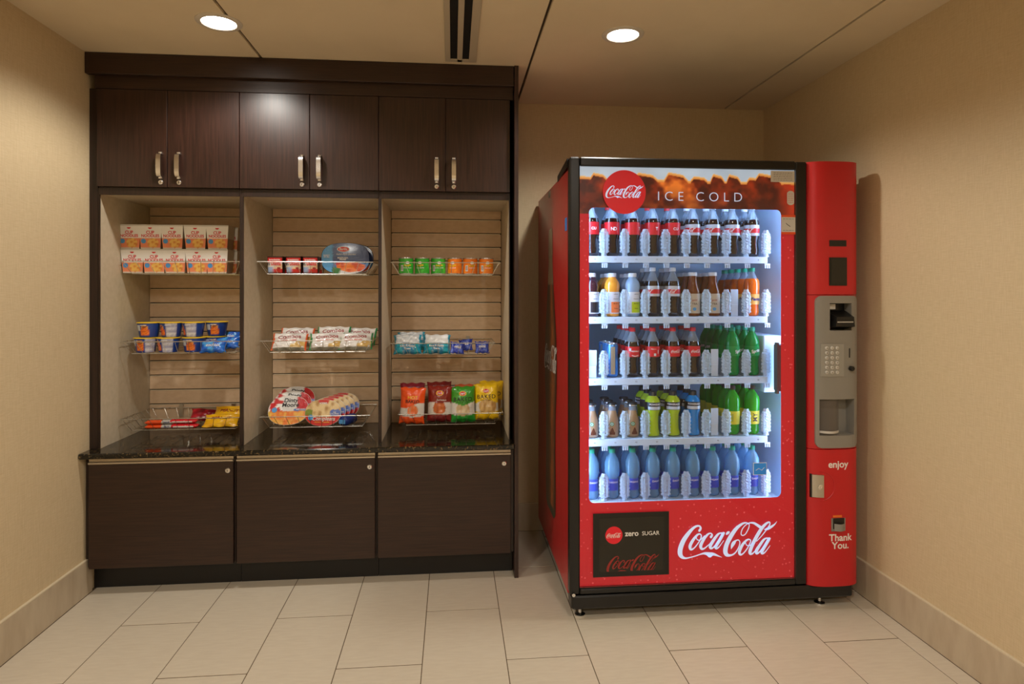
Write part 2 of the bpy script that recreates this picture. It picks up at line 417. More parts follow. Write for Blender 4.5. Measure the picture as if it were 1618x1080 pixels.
# ceiling fixtures
def downlight(x, y, label):
    t = thing('downlight', label, 'ceiling light', (x, y, CEIL))
    MB().lathe([(.062, -.001), (.066, -.006), (.078, -.007), (.086, -.003), (.087, 0)], 36).build('trim_ring', M['trimwhite'], t, smooth=40)
    MB().lathe([(.0, -.0035), (.03, -.004), (.063, -.0025)], 36).build('lamp_lens', M['lamp'], t, smooth=40)
names_ = ['round recessed ceiling light above the dark wood cabinets', 'round recessed ceiling light above the front of the red vending machine',
          'round recessed ceiling light above the camera, left side', 'round recessed ceiling light above the camera, right side',
          'round recessed ceiling light behind the camera on the left', 'round recessed ceiling light behind the camera on the right']
for (x, y), nm in zip(LAMPS_SEEN+LAMPS_BACK, names_): downlight(x, y, nm)
vt = thing('ceiling_vent', 'long white slot air vent with two black slots in the ceiling', 'air vent', (.037, 2.0, CEIL))
x0, x1, y0, y1 = -.07, .07, -1.0, .915
b = MB()
for xa, xb in ((x0, -.047), (-.016, .007), (.037, x1)): b.box((xa, y0, -.006), (xb, y1, 0), .001)
b.box((-.047, y1-.03, -.006), (.037, y1, 0), .001).box((-.047, y0, -.006), (.037, y0+.03, 0), .001)
b.build('vent_frame', M['ventwhite'], vt)
for xa, xb in ((-.047, -.016), (.007, .037)): MB().box((xa, y0+.03, -.0015), (xb, y1-.03, 0)).build('slot', M['ventblack'], vt)

# ------------------------------------------------------------------ cabinets
CX = [-1.585, -.968, -.343, .272]
YC = 3.0
side_names = ['left', 'middle', 'right']
def lockpart(parent, x, y, z, r=.011):
    o = MB().lathe([(r, 0), (r, .003), (r*.75, .0055), (0, .0055)], 20).build('lock', M['chrome'], parent, smooth=35, loc=(x, y, z), rot=(PI/2, 0, 0))
    MB().box((-.0012, -.0045, .0056), (.0012, .0045, .0062)).build('keyhole', M['key'], o)
HX = [(-1.31, -1.231), (-.690, -.611), (-.074, .006)]
hp = [(0, 0, 0)]
for i in range(3):
    a, b = CX[i], CX[i+1]; mid = [-1.282, -.656, -.033][i]
    t = thing('wall_cabinet', f'dark espresso two-door wall cabinet, {side_names[i]} of three, above the {side_names[i]} snack bay', 'cabinet', ((a+b)/2, YC, 1.79))
    cx = (a+b)/2
    MB().box((a-cx+.001, .002, .02), (b-cx-.001, YB-YC-.002, .515)).build('carcass', M['wood_v'], t)
    for s, (da, db) in enumerate(((a, mid), (mid, b))):
        d = MB().box((da-cx+.0012, -.019, .024), (db-cx-.0012, 0, .461), .0015).build('door', M['wood_v'], t)
        hx = HX[i][s]-cx; z0, z1 = .062, .180
        # bail pull: flat strap bowed out between two posts
        path = [(hx, -.019, z0+.006), (hx, -.038, z0+.010), (hx, -.045, z0+.024), (hx, -.046, (z0+z1)/2), (hx, -.045, z1-.024), (hx, -.038, z1-.010), (hx, -.019, z1-.006)]
        h = MB()
        for (p, q) in zip(path[:-1], path[1:]):
            pass
        vs = []; fs = []
        P = catmull(path, 4)
        for j, p in enumerate(P):
            q0 = P[max(j-1, 0)]; q1 = P[min(j+1, len(P)-1)]; dy, dz = q1[1]-q0[1], q1[2]-q0[2]; L = math.hypot(dy, dz); ny, nz = -dz/L, dy/L
            wd = .0085+.0015*math.sin(PI*j/(len(P)-1)); th = .0022
            for (sx_, sn_) in ((-1, -1), (1, -1), (1, 1), (-1, 1)): vs.append((p[0]+sx_*wd, p[1]+ny*th*sn_, p[2]+nz*th*sn_))
        for j in range(len(P)-1):
            for k in range(4): fs.append((4*j+k, 4*j+(k+1) % 4, 4*j+4+(k+1) % 4, 4*j+4+k))
        h.add(vs, fs)
        for zc in (z0+.003, z1-.003): h.lathe([(.0095, zc-.004), (.0095, zc+.004)], 12, (hx, -.021, 0))
        h.build('handle', M['chrome'], d, smooth=35)
        lockpart(d, hx, -.019, .046, .0105)
# cornice with fascia board beneath
t = thing('cornice', 'dark espresso cornice board running along the top of the wall cabinets', 'cornice', (-.66, YC, 2.3))
MB().box((XL+.66+.002, -.045, .010), (.288+.66-.001, -.018, CEIL-2.3-.001), .002).build('cornice_board', M['wood_h'], t)
MB().box((XL+.66+.03, -.018, -.047), (.288+.66-.002, 0, .10), .001).build('fascia', M['wood_h'], t)
t = MB().box((XL+.001, YC-.004, .637), (-1.586, YB-.001, 2.254)).build('filler_panel', M['wood_edge'])
tag(t, 'narrow dark filler panel between left wall and snack shelving', 'panel')
t = MB().box((.289, 2.946, 0), (.308, YB-.001, CEIL-.001), .001).build('end_panel', M['wood_v'])
tag(t, 'tall dark wood end panel closing the right side of the cabinets', 'panel')
# snack bays with slatted back
YS = 3.462
SLX = [(-1.579, -.972), (-.955, -.346), (-.331, .267)]
gz = [.756+.0755*k for k in range(14)]
for i in range(3):
    a, b = SLX[i]; cx = (a+b)/2; ea, eb = CX[i], CX[i+1]
    t = thing('snack_bay', f'open slat-backed display bay, {side_names[i]} of three, between counter and wall cabinets', 'display shelf', (cx, YC, .637))
    for p, q in ((ea, a), (b, eb)):
        sp = MB().box((p-cx+.0005, .004, .0), (q-cx-.0005 if q == eb else q-cx, YB-YC-.02, 1.171)).build('side_panel', M['laminate'], t)
        MB().box((p-cx+.0005, -.004, .0), (q-cx, .004, 1.171)).build('edge_band', M['wood_edge'], sp)
    MB().box((a-cx, .004, 1.148), (b-cx, YS-YC, 1.170)).build('top_panel', M['laminate'], t)
    MB().box((a-cx, -.006, 1.142), (b-cx, .004, 1.172)).build('top_rail', M['wood_edge'], t)
    MB().box((a-cx, YS-YC+.018, 0), (b-cx, YS-YC+.03, 1.17)).build('backing_board', M['wood_edge'], t)
    zs = [.637]+gz+[1.785]
    for z0, z1 in zip(zs[:-1], zs[1:]):
        g0 = .0035 if z0 > .64 else 0; g1 = .0035 if z1 < 1.78 else 0
        MB().box((a-cx+.002, YS-YC, z0-.637+g0), (b-cx-.002, YS-YC+.016, z1-.637-g1), .001).build('slat', M['slat'], t)
    for z in gz:
        MB().box((a-cx+.006, YS-YC-.002, z-.637-.0046), (b-cx-.008, YS-YC+.012, z-.637-.0008)).build('groove_liner', M['liner'], t)
# counter
t = thing('countertop', 'glossy black granite countertop running beneath the snack bays', 'countertop', (-.66, 3.2, .612))
cm = MB(); cm.box((XL+.66+.001, 2.906-3.2, 0), (.287+.66, YS-3.2, .0245), .004)
cm.build('slab', M['granite'], t, smooth=30)
# base cabinets
BX = [(-1.598, -.983), (-.968, -.355), (-.341, .271)]
BE = [-1.6205, -.9755, -.348, .2875]
LK = [-1.007, -.379, .241]
for i in range(3):
    a, b = BX[i]; cx = (a+b)/2
    t = thing('base_cabinet', f'dark espresso base cabinet with one lockable panel, {side_names[i]} of three under the counter', 'cabinet', (cx, 2.965, 0))
    MB().box((BE[i]-cx+.001, 0, .118), (BE[i+1]-cx-.001, YB-2.965-.002, .611)).build('carcass', M['wood_edge'], t)
    MB().box((BE[i]-cx+.001, .065, .0), (BE[i+1]-cx-.001, .085, .118)).build('toe_kick', M['black'], t)
    d = MB().box((a-cx, -.021, .119), (b-cx, -.001, .578), .0015).build('door', M['wood_h'], t)
    dp = MB(); dp.prism([(0, 0), (1, 0), (1, 1), (0, 1)], 0, 1); dp.v = []; dp.f = []; dp.m = []
    prof = [(-.001, .579), (-.021, .579), (-.026, .583), (-.026, .588), (-.016, .592), (-.018, .608), (-.001, .609)]
    n = len(prof); vs = [(a-cx, y, z) for y, z in prof]+[(b-cx, y, z) for y, z in prof]
    dp.add(vs, [tuple(range(n)), tuple(range(n, 2*n))[::-1]]+[((k+1) % n, k, k+n, (k+1) % n+n) for k in range(n)])
    dp.build('finger_pull', M['alu'], d)
    lockpart(d, LK[i]-cx, -.021, .540, .0115)

# ------------------------------------------------------------------ wire baskets
def basket(name, label, xa, xb, zr, h=.058):
    yf, yb, ins = 3.145, 3.452, .038
    cx = (xa+xb)/2; hw = (xb-xa)/2
    t = thing('wire_basket', label, 'wire basket', (cx, yb, zr-h), group='wire baskets on the slatted backs')
    y0 = yf-yb; zb = 0; bx = hw-ins; by0 = y0+.03; by1 = -.012
    r = MB().tube([(-hw, y0, h), (hw, y0, h), (hw, -.004, h), (-hw, -.004, h)], .0022, 6, closed=True); r.build('rim', M['wire'], t)
    g = MB()
    g.tube([(-bx, by0, zb), (bx, by0, zb), (bx, by1, zb), (-bx, by1, zb)], .0018, 5, closed=True)
    n = 9
    for k in range(n+1):
        u = -1+2*k/n
        g.tube([(u*hw*.97, y0, h), (u*bx, by0, zb), (u*bx, by1, zb), (u*hw*.97, -.004, h)], .0013, 4)
    for k in range(1, 6):
        v = k/6
        yy = by0+(by1-by0)*v; yr = y0+(-.004-y0)*v
        g.tube([(-hw, yr, h), (-bx, yy, zb), (bx, yy, zb), (hw, yr, h)], .0013, 4)
    g.build('wire_grid', M['wire'], t)
    for u in (-.45, .5):
        bk = MB().box((u*hw-.009, -.006, h*.2), (u*hw+.009, -.003, h+.012)).box((u*hw-.009, -.006, h+.012), (u*hw+.009, .01, h+.016))
        bk.build('wall_bracket', M['steel'], t)
    return t
ZR = [1.488, 1.105, .738]
rows = ['top', 'middle', 'bottom']
BXR = [[(-1.565, -1.012)]*3, [(-.938, -.388), (-.925, -.392), (-.925, -.405)], [(-.303, .238), (-.306, .212), (-.267, .252)]]
for i in range(3):
    for j in range(3):
        xa, xb = BXR[i][j]
        zr = ZR[j]
        if i == 2 and j == 1: zr = 1.088
        basket('b', f'chrome wire basket on the {rows[j]} row of the {side_names[i]} snack bay', xa, xb, zr)
BZ = [1.43+.0025, 1.047+.0025, .68+.0025]
#SNACKS
ORD_ = ['first', 'second', 'third', 'fourth', 'fifth']
# ------------------------------------------------------------------ snacks
def hsh(i, j):
    v = math.sin(i*12.9898+j*78.233)*43758.5453; return v-math.floor(v)
def vn(x, y):
    i, j = math.floor(x), math.floor(y); a, b_ = x-i, y-j; a = a*a*(3-2*a); b_ = b_*b_*(3-2*b_)
    return (hsh(i, j)*(1-a)+hsh(i+1, j)*a)*(1-b_)+(hsh(i, j+1)*(1-a)+hsh(i+1, j+1)*a)*b_
def mixc(a, b_, t): t = max(0, min(1, t)); return tuple(a[k]+(b_[k]-a[k])*t for k in range(3))
WH, OR_, RE, GR, YE = (240, 238, 234), (236, 98, 30), (200, 30, 40), (60, 160, 50), (240, 200, 20)
def food(x, z, c1=(226, 170, 84), c2=(190, 110, 40), s=120): return mixc(c1, c2, (vn(x*s, z*s)-.3)*2.2)
# tapered noodle cup in a printed paper sleeve
def noodle_cup(t):
    wt, wb, h = .0525, .0440, .116
    def half(z): return wb+(wt-wb)*(z/h)
    m = MB()
    def ring(u, v):
        z = h*v; a = half(z); s = u*4; k = int(s) % 4; f = s-int(s); r = .93
        c = [(-a, -a*r), (a, -a*r), (a, a*r), (-a, a*r)]; p, q = c[k], c[(k+1) % 4]
        return (p[0]+(q[0]-p[0])*f, p[1]+(q[1]-p[1])*f, z)
    m.grid(ring, 96, 26)
    def paint(x, y, z):
        v = z/h
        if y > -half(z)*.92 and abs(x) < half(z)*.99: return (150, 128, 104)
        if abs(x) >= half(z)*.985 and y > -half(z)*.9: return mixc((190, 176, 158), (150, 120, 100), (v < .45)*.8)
        if v > .44: return WH if v < .95 else (206, 204, 196)
        if math.hypot(x-.012, (z-.028)*1.1) < .026: return food(x, z, (236, 190, 96), (214, 130, 50))
        return (232, 138, 96) if v > .05 else (226, 214, 200)
    m.paint(paint); m.build('paper_sleeve', M['card'], t)
    m = MB(); m.box((-wt*.94, -wt*.88, h-.004), (wt*.94, wt*.88, h-.001), .001); m.build('cup_lid', M['white'], t)
    m = MB(); m.box((-wb*.97, -wb*.9, .0005), (wb*.97, wb*.9, .003), .001); m.build('cup_base', M['white'], t)
    f = lambda x, z: (x, -half(z)*.93-.0006, z)
    text('lettering', 'CUP', .021, M['red'], t, f, bold=.03, cz=.078, sx=.9)
    text('lettering', 'NOODLES', .018, M['red'], t, f, bold=.03, cz=.062, sx=.98)
    m = MB(); m.grid(lambda u, q: f(.009*math.cos(PI+PI*u)*q, .102+.007*math.sin(PI+PI*u)*q), 12, 1); m.build('bowl_mark', M['red'], t)
    m = MB(); m.grid(lambda u, q: f(-.031+.0115*math.cos(2*PI*u)*q, .037+.0115*math.sin(2*PI*u)*q), 20, 1); m.build('blue_disc', M['blue'], t)
P0 = thing('noodle_cup', 'x', 'cup noodles', group='white and orange noodle cups'); noodle_cup(P0)
UP = [202, 235, 270.5, 306.5, 342]; LO = [207, 241, 274.5, 309, 341]
first = True
for rw, (xs_, zz, nm) in enumerate(((LO, BZ[0], 'lower'), (UP, BZ[0]+.1165, 'upper'))):
    for k, px in enumerate(xs_):
        for dp in range(2 if k == 4 else 1):
            p = at(px, 400, 3.165); loc = (p.x+(.012 if dp else 0), 3.222+.102*dp, zz)
            lab = f'white and orange noodle cup, {ORD_[k]} from left, {nm} row' if not dp else f'noodle cup behind the rightmost one of the {nm} row'
            rz = [.0, .03, -.02, .02, 0][k]
            if first: P0.location = loc; P0['label'] = lab; first = False; bpy.context.view_layer.update()
            else: dup(P0, lab, loc, (0, 0, rz))
# blue macaroni cups
def mac_cup(t, v):
    R0, R1, h = .041, .0515, .072
    pr = [(R0*.9, 0), (R0, .002)]+[(R0+(R1-R0)*k/12, .002+(h-.006)*k/12) for k in range(1, 13)]
    m = MB(); m.lathe(pr, 48)
    def paint(x, y, z):
        a = math.atan2(x, -y)+{0: .0, 1: .9, 2: -.35}[v]; a = (a+PI) % (2*PI)-PI
        if .55 < a < 1.6 and v: return mixc((216, 216, 220), (150, 150, 180), .5+.5*math.sin(z*900)*(hsh(int(a*30), int(z*500)) > .3))
        if abs(a) < .42 and (z-.028) < .022-abs(a)*.03 and z > .008: return food(a*.05, z, (240, 130, 40), (206, 84, 20), 200)
        if math.hypot(a*.045, z-.046) < .015: return (226, 150, 40) if math.hypot(a*.045, z-.044) > .010 else (90, 50, 40)
        if -.95 < a < -.5 and .03 < z < .058: return (210, 216, 226)
        return mixc((20, 52, 130), (40, 92, 180), z/h*.5)
    m.paint(paint); m.build('cup_body', M['plasticprint'], t, smooth=50)
    m = MB(); m.lathe([(R1+.001, h-.004), (R1+.003, h-.002), (R1+.002, h), (R1-.002, h+.0005), (0, h+.0005)], 40); m.build('foil_lid', M['yellow'], t, smooth=40)
    R = .0475
    text('lettering', ['easy mac', 'macaroni', 'easy mac'][v], .010, M['white'], t, cyl(R+.003, -.1), bold=.02, cz=.060, sx=.8)
PM_ = []
for v in range(3):
    pass
mc = [(229, 0, 0, 'lower left', 228, 0), ]
def place_set(protos, items, group=None):
    made = {}
    for (kd, loc, rot, lab) in items:
        if kd not in made:
            nm, cat, fn, args = protos[kd]; t = thing(nm, lab, cat, loc, rot, group=group); fn(t, *args); made[kd] = t; bpy.context.view_layer.update()
        else: dup(made[kd], lab, loc, rot, group)
def Xa(px, Y): return at(px, 500, Y).x
cups = {0: ('macaroni_cup', 'macaroni cup', mac_cup, (0,)), 1: ('macaroni_cup', 'macaroni cup', mac_cup, (1,)), 2: ('macaroni_cup', 'macaroni cup', mac_cup, (2,))}
z0, z1 = BZ[1], BZ[1]+.0735
place_set(cups, [
 (2, (Xa(227, 3.2), 3.222, z0), (0, 0, -.5), 'blue macaroni cup with yellow lid, first from left, lower row'),
 (1, (Xa(263, 3.2), 3.222, z0), (0, 0, .1), 'blue macaroni cup with white panel, second from left, lower row'),
 (0, (Xa(303, 3.2), 3.226, z0), (0, 0, 0), 'blue macaroni cup with yellow lid, third from left, lower row'),
 (0, (Xa(334, 3.25), 3.29, z0), (0, 0, .3), 'blue macaroni cup standing behind the bright blue packets, lower row'),
 (0, (Xa(231, 3.2), 3.228, z1), (0, 0, 0), 'blue macaroni cup with yellow lid, first from left, upper row'),
 (1, (Xa(266, 3.2), 3.232, z1), (0, 0, .2), 'blue macaroni cup with white panel, second from left, upper row'),
 (1, (Xa(301, 3.2), 3.236, z1), (0, 0, -.1), 'blue macaroni cup with grey panel on its right, third, upper row'),
 (0, (Xa(332, 3.2), 3.29, z1), (0, 0, .1), 'blue macaroni cup, rightmost of the upper row, set further back'),
], 'blue macaroni cups')
# pillow packs: printed film bags
def pillow(t, w, h, th, paint, seed=0, nx=30, nz=34, name='bag', pinch=.07, crimp=True, mat='film'):
    def surf(s):
        def f(u, v):
            a, b_ = 2*u-1, 2*v-1
            pr = max(0, (1-abs(a)**2.6)*(1-abs(b_)**5))**.62
            x = a*w/2*(1-pinch*(1-abs(b_)**3))
            wr = (vn(a*5+seed*3.1, b_*6+seed)-.5)*.010*pr+.0012*math.sin(a*40)*(abs(b_) > .92)
            z = h*v+.0025*math.sin(a*9+seed)*(abs(b_) > .9)
            return (x, s*(th/2*pr+wr*.6)+.0008*s, z)
        return f
    m = MB(); m.grid(surf(-1), nx, nz); nf = len(m.v); m.grid(surf(1), nx//2, nz//2)
    m.c = [paint(v[0]/(w/2), v[2]/h) if i < nf else paint(v[0]/(w/2)*.4+.0, .97) for i, v in enumerate(m.v)]
    m.build(name, M[mat], t, smooth=True)
    F = surf(-1)
    def wrap(x, z):
        b_ = 2*z/h-1; k = w/2*(1-pinch*(1-abs(b_)**3)); p = F(max(0, min(1, (x/k+1)/2)), max(0, min(1, z/h))); return (p[0], p[1]-.0012, p[2])
    return wrap
def chip_bag(t, style, seed):
    w_, h_ = .128, .178
    base = {'orange': (236, 84, 24), 'maroon': (128, 30, 50), 'redbrown': (134, 34, 24), 'darkred': (110, 24, 24), 'green': (60, 150, 40), 'rust': (190, 90, 50), 'yellow': (238, 196, 16)}[style]
    low = {'orange': (236, 84, 24), 'redbrown': (128, 34, 34), 'green': (40, 150, 50), 'yellow': (232, 188, 16)}.get(style, base)
    def paint(x, v):
        if style in ('maroon', 'darkred', 'rust'):
            if style == 'maroon' and x > .35 and .2 < v < .85: return mixc((206, 200, 180), (70, 70, 50), (vn(x*14, v*20) > .7)*1.0)
            return mixc(base, (min(base[0]+30, 255), base[1]+10, base[2]+10), vn(x*3, v*6))
        edge = .50+{'orange': .06*x+.05*math.sin(x*3), 'redbrown': -.10*x*x+.12*abs(x), 'green': -.0+.13*abs(x)*1.0-.05, 'yellow': .06*math.cos(x*3)}[style]
        if v > edge: return base
        if v < .17+.05*abs(x): return low
        cx_, cz_, r_ = {'orange': (.05, .36, .42), 'redbrown': (0, .38, .5), 'green': (.0, .34, .55), 'yellow': (.1, .36, .7)}[style]
        if math.hypot((x-cx_)/r_, (v-cz_)/(r_*.36)) < 1:
            return food(x, v, *{'orange': ((232, 110, 50), (214, 150, 110)), 'redbrown': ((206, 110, 50), (178, 80, 30)), 'green': ((208, 184, 140), (196, 160, 120)), 'yellow': ((206, 168, 104), (176, 130, 70))}[style], 7)
        return (216, 210, 200) if style != 'redbrown' or abs(x) > .25 else (150, 60, 50)
    wr = pillow(t, w_, h_, .055, paint, seed)
    if style in ('redbrown', 'green', 'yellow', 'maroon'):
        for r_, mt in ((.0165, 'yellow'), (.0135, 'red')):
            m = MB(); m.grid(lambda u, q: (lambda p: (p[0], p[1]-(.0006 if mt == 'red' else 0), p[2]))(wr(r_*math.cos(2*PI*u)*q*1.15, .142+r_*.75*math.sin(2*PI*u)*q)), 20, 2); m.build('oval_badge', M[mt], t)
        text('lettering', "Lay's", .0125, M['white'], t, lambda x, z: (lambda p: (p[0], p[1]-.0014, p[2]))(wr(x, z)), cz=.142, bold=.03, shear=.2)
    if style in ('green', 'yellow'):
        text('lettering', 'BAKED', .0285, M['blackp'], t, wr, bold=.01, space=1.12, cz=.112)
        text('lettering', 'POTATO CRISPS', .0075, M['blackp'], t, wr, cz=.096, space=1.1)
    if style == 'orange':
        text('lettering', 'HOT', .022, M['yellow'], t, wr, bold=.01, cz=.128, space=1.1)
        text('lettering', 'BAKED', .022, M['blackp'], t, wr, bold=.01, cz=.108)
    if style == 'redbrown': text('lettering', 'Barbecue', .013, M['white'], t, wr, cz=.108, cx=.01)
zb = BZ[2]
bags = {s: ('chip_bag', 'chip bag', chip_bag, (s, i+1)) for i, s in enumerate(('orange', 'maroon', 'redbrown', 'darkred', 'green', 'rust', 'yellow'))}
place_set(bags, [
 ('orange', (Xa(652, 3.2)-.006, 3.205, zb), (-.12, .05, 0), 'orange and white chip bag, leftmost and foremost in the bottom basket'),
 ('maroon', (Xa(656, 3.3)-.012, 3.285, zb+.012), (-.10, 0, .05), 'maroon chip bag with cream side, behind the orange bag'),
 ('redbrown', (Xa(694, 3.2), 3.225, zb+.004), (-.12, .02, -.05), 'red-brown chip bag with a yellow-rimmed oval badge and white corner'),
 ('darkred', (Xa(693, 3.3)+.008, 3.305, zb+.014), (-.10, -.03, 0), 'dark red chip bag behind the red-brown bag'),
 ('green', (Xa(732, 3.2), 3.222, zb), (-.14, -.02, .0), 'green chip bag lettered in black, between red-brown and yellow bags'),
 ('rust', (Xa(738, 3.3), 3.300, zb), (-.10, 0, 0), 'rust coloured chip bag behind the green bag'),
 ('yellow', (Xa(770, 3.2), 3.235, zb+.010), (-.14, -.03, -.06), 'yellow chip bag lettered in black, rightmost at the front'),
 ('yellow', (Xa(776, 3.3), 3.312, zb+.014), (-.10, .03, .05), 'yellow chip bag standing behind the front yellow one'),
], 'chip bags in the bottom right basket')
# pretzel packs lying tilted in the middle basket
def combo_bag(t, style, seed):
    end = {'o': (222, 92, 40), 'g': (20, 130, 70)}[style]
    def paint(x, v):
        if abs(x) > .86+.06*math.sin(v*9) and x < 0 or x > .9: return end
        if v < .10: return (120, 116, 100)
        if x > .1 and v < .42 and vn(x*5, v*6) > .35: return food(x, v, (226, 196, 130), (200, 160, 90), 8)
        return mixc(WH, (198, 190, 184), vn(x*4, v*5))
    wr = pillow(t, .170, .105, .038, paint, seed, 34, 24, pinch=.03)
    text('lettering', 'Combos', .030, M['darkred'], t, wr, bold=.02, cz=.070, ang=.06, cx=.0, sx=1.05)
    text('lettering', 'CHEDDAR CHEESE' if style == 'o' else 'PIZZERIA PRETZEL', .011, M['red'], t, wr, bold=.01, cz=.048, cx=-.01, ang=.04)
zb = BZ[1]
place_set({'o': ('pretzel_bag', 'snack bag', combo_bag, ('o', 3)), 'g': ('pretzel_bag', 'snack bag', combo_bag, ('g', 5))}, [
 ('o', (Xa(456, 3.2), 3.195, zb+.004), (-.72, 0, .04), 'white snack bag with orange ends, left in the middle basket'),
 ('o', (Xa(466, 3.25), 3.262, zb+.022), (-.62, .0, -.03), 'white snack bag with orange ends, behind the first orange-ended one'),
 ('g', (Xa(516, 3.2), 3.200, zb+.004), (-.72, 0, .10), 'white snack bag with green ends, centre of the middle basket'),
 ('g', (Xa(524, 3.25), 3.262, zb+.026), (-.60, 0, -.05), 'white snack bag with green ends, behind the central green-ended one'),
 ('g', (Xa(562, 3.2)-.004, 3.205, zb+.004), (-.74, 0, .05), 'white snack bag with green left end, right in the middle basket'),
 ('g', (Xa(566, 3.28), 3.285, zb+.018), (-.62, 0, -.12), 'white snack bag with green ends, rearmost at the right end'),
], 'cheese pretzel bags')
# hazelnut snack cups
def snack_cup(t):
    h = .084; m = MB()
    def ring(u, v):
        z = h*v; a = .0345+.005*v; s = 2*PI*u; c, q = math.cos(s), math.sin(s); e = .35
        return (a*math.copysign(abs(q)**e, q), -a*.85*math.copysign(abs(c)**e, c), z)
    m.grid(ring, 72, 28)
    def paint(x, y, z):
        v = z/h
        if y > -.02: return (60, 26, 20)
        if v > .90: return (54, 24, 20)
        if abs(x) > .034: return (74, 34, 28)
        if v > .64: return (206, 28, 36)
        if v < .07: return (58, 26, 20)
        if v < .36+.25*x/.04 and x > -.01: return (206, 40, 40) if v < .28 else (226, 190, 150)
        if v < .38 and x < .0: return (150, 170, 206)
        return (222, 216, 208)
    m.paint(paint); m.build('cup_body', M['plasticprint'], t)
    m = MB(); m.grid(lambda u, q: (lambda p: (p[0]*q, p[1]*q, h))(ring(u, 1)), 40, 1); m.build('lid', M['darkred'], t)
    f = lambda x, z: (x, -.0338-.0005-(z/h)*.0006, z)
    text('lettering', 'breadsticks', .0115, M['white'], t, f, bold=.02, cz=.067)
    text('lettering', 'n', .023, M['blackp'], t, f, bold=.02, cz=.047, cx=-.0275)
    text('lettering', 'utella', .023, M['red'], t, f, bold=.02, cz=.047, cx=.006, sx=.95)
    m = MB(); m.grid(lambda u, q: f(.020+.009*math.cos(2*PI*u)*q, .026+.005*math.sin(2*PI*u)*q), 14, 1); m.build('brown_nut', M['darkred'], t)
items = []
for r_ in range(2):
    for k, px in enumerate((436.5, 465.5, 492)):
        items.append((0, (Xa(px, 3.2)+(.004 if r_ else 0), 3.205+.085*r_, BZ[0]), (0, 0, 0), f'red and white hazelnut snack cup, {ORD_[k]} from left, {"front" if not r_ else "back"} row'))
place_set({0: ('snack_cup', 'snack cup', snack_cup, ())}, items, 'red and white hazelnut snack cups')
# oval tray meals
def oval_tray(t, w_, h_, d_, paint, n=2.3, rim=(225, 222, 216), matface='film'):
    def sp(a, s=1.0, zc=h_/2):
        c, q = math.cos(a), math.sin(a); e = 2/n
        return (w_/2*s*math.copysign(abs(c)**e, c), zc+h_/2*s*math.copysign(abs(q)**e, q))
    m = MB(); N, R_ = 56, 16; vs = []; 
    for k in range(R_+1):
        for i in range(N): x, z = sp(2*PI*i/N, k/R_); vs.append((x, -.0015*(1-(k/R_)**2), z))
    m.add(vs, [(k*N+i, k*N+(i+1) % N, (k+1)*N+(i+1) % N, (k+1)*N+i) for k in range(R_) for i in range(N)])
    m.c = [paint((v[0])/(w_/2), v[2]/h_) for v in m.v]
    m.build('printed_lid', M[matface], t, smooth=True)
    m = MB(); vs = []; prof_ = [(1.0, .0), (1.02, .002), (1.0, .005), (.93, .006), (.84, d_*.8), (.78, d_)]
    for s, y in prof_:
        for i in range(N): x, z = sp(2*PI*i/N, s); vs.append((x, y, z))
    L_ = len(prof_)
    m.add(vs, [(k*N+i, k*N+(i+1) % N, (k+1)*N+(i+1) % N, (k+1)*N+i) for k in range(L_-1) for i in range(N)]+[tuple((L_-1)*N+i for i in range(N))])
    m.c = [rim]*len(m.v); m.build('tray', M['plasticprint'], t, smooth=True)
    return lambda x, z: (x, -.0026, z)
def pasta(t):
    def paint(x, v):
        if x < -.55+.02*v: return (80, 156, 214)
        if v < .40-.06*abs(x-.2):
            if x < -.2 and v < .2: return (40, 110, 50)
            if math.hypot((x-.25)/.62, (v-.22)/.16) < 1: return food(x, v, (236, 130, 50), (200, 70, 30), 9)
            if math.hypot((x+.2)/.2, (v-.30)/.1) < 1: return (200, 40, 36)
            return (70, 130, 190) if v > .12 else (214, 216, 220)
        return (18, 46, 104)
    f = oval_tray(t, .232, .154, .045, paint, 2.6, rim=(24, 40, 84))
    for s, mt, o in ((1, 'white', 0), (.86, 'red', .0004)):
        m = MB(); m.grid(lambda u, q: (lambda p: (p[0], p[1]-o, p[2]))(f(-.010+.031*s*math.cos(2*PI*u)*q, .123+.0135*s*math.sin(2*PI*u)*q)), 24, 1); m.build('oval_badge', M[mt], t)
    text('lettering', 'Barilla', .0175, M['white'], t, lambda x, z: (x, -.0034, z), bold=.02, cx=-.010, cz=.123, sx=.9)
    text('lettering', 'Italian-Style Entrées', .0125, M['white'], t, f, bold=.0, cx=.003, cz=.098, shear=.25, sx=.95)
    text('lettering', 'MARINARA\nPENNE', .0105, M['white'], t, f, bold=.02, cx=-.012, cz=.075)
    m = MB(); m.box((-.050, -.0028, .0885), (.055, -.0025, .0892)); m.build('blue_rule', M['blue'], t)
    text('lettering', 'READY\nIN 60s', .010, M['white'], t, f, bold=.01, cx=-.091, cz=.088)
place_set({0: ('pasta_tray', 'pasta tray', pasta, ())}, [
 (0, (Xa(545.5, 3.2), 3.195, BZ[0]), (-.10, 0, .0), 'blue oval pasta tray with red oval badge, at the front beside the snack cups'),
 (0, (Xa(552, 3.25), 3.262, BZ[0]+.001), (-.10, 0, -.06), 'blue oval pasta tray standing behind the front one'),
], 'blue oval pasta trays')
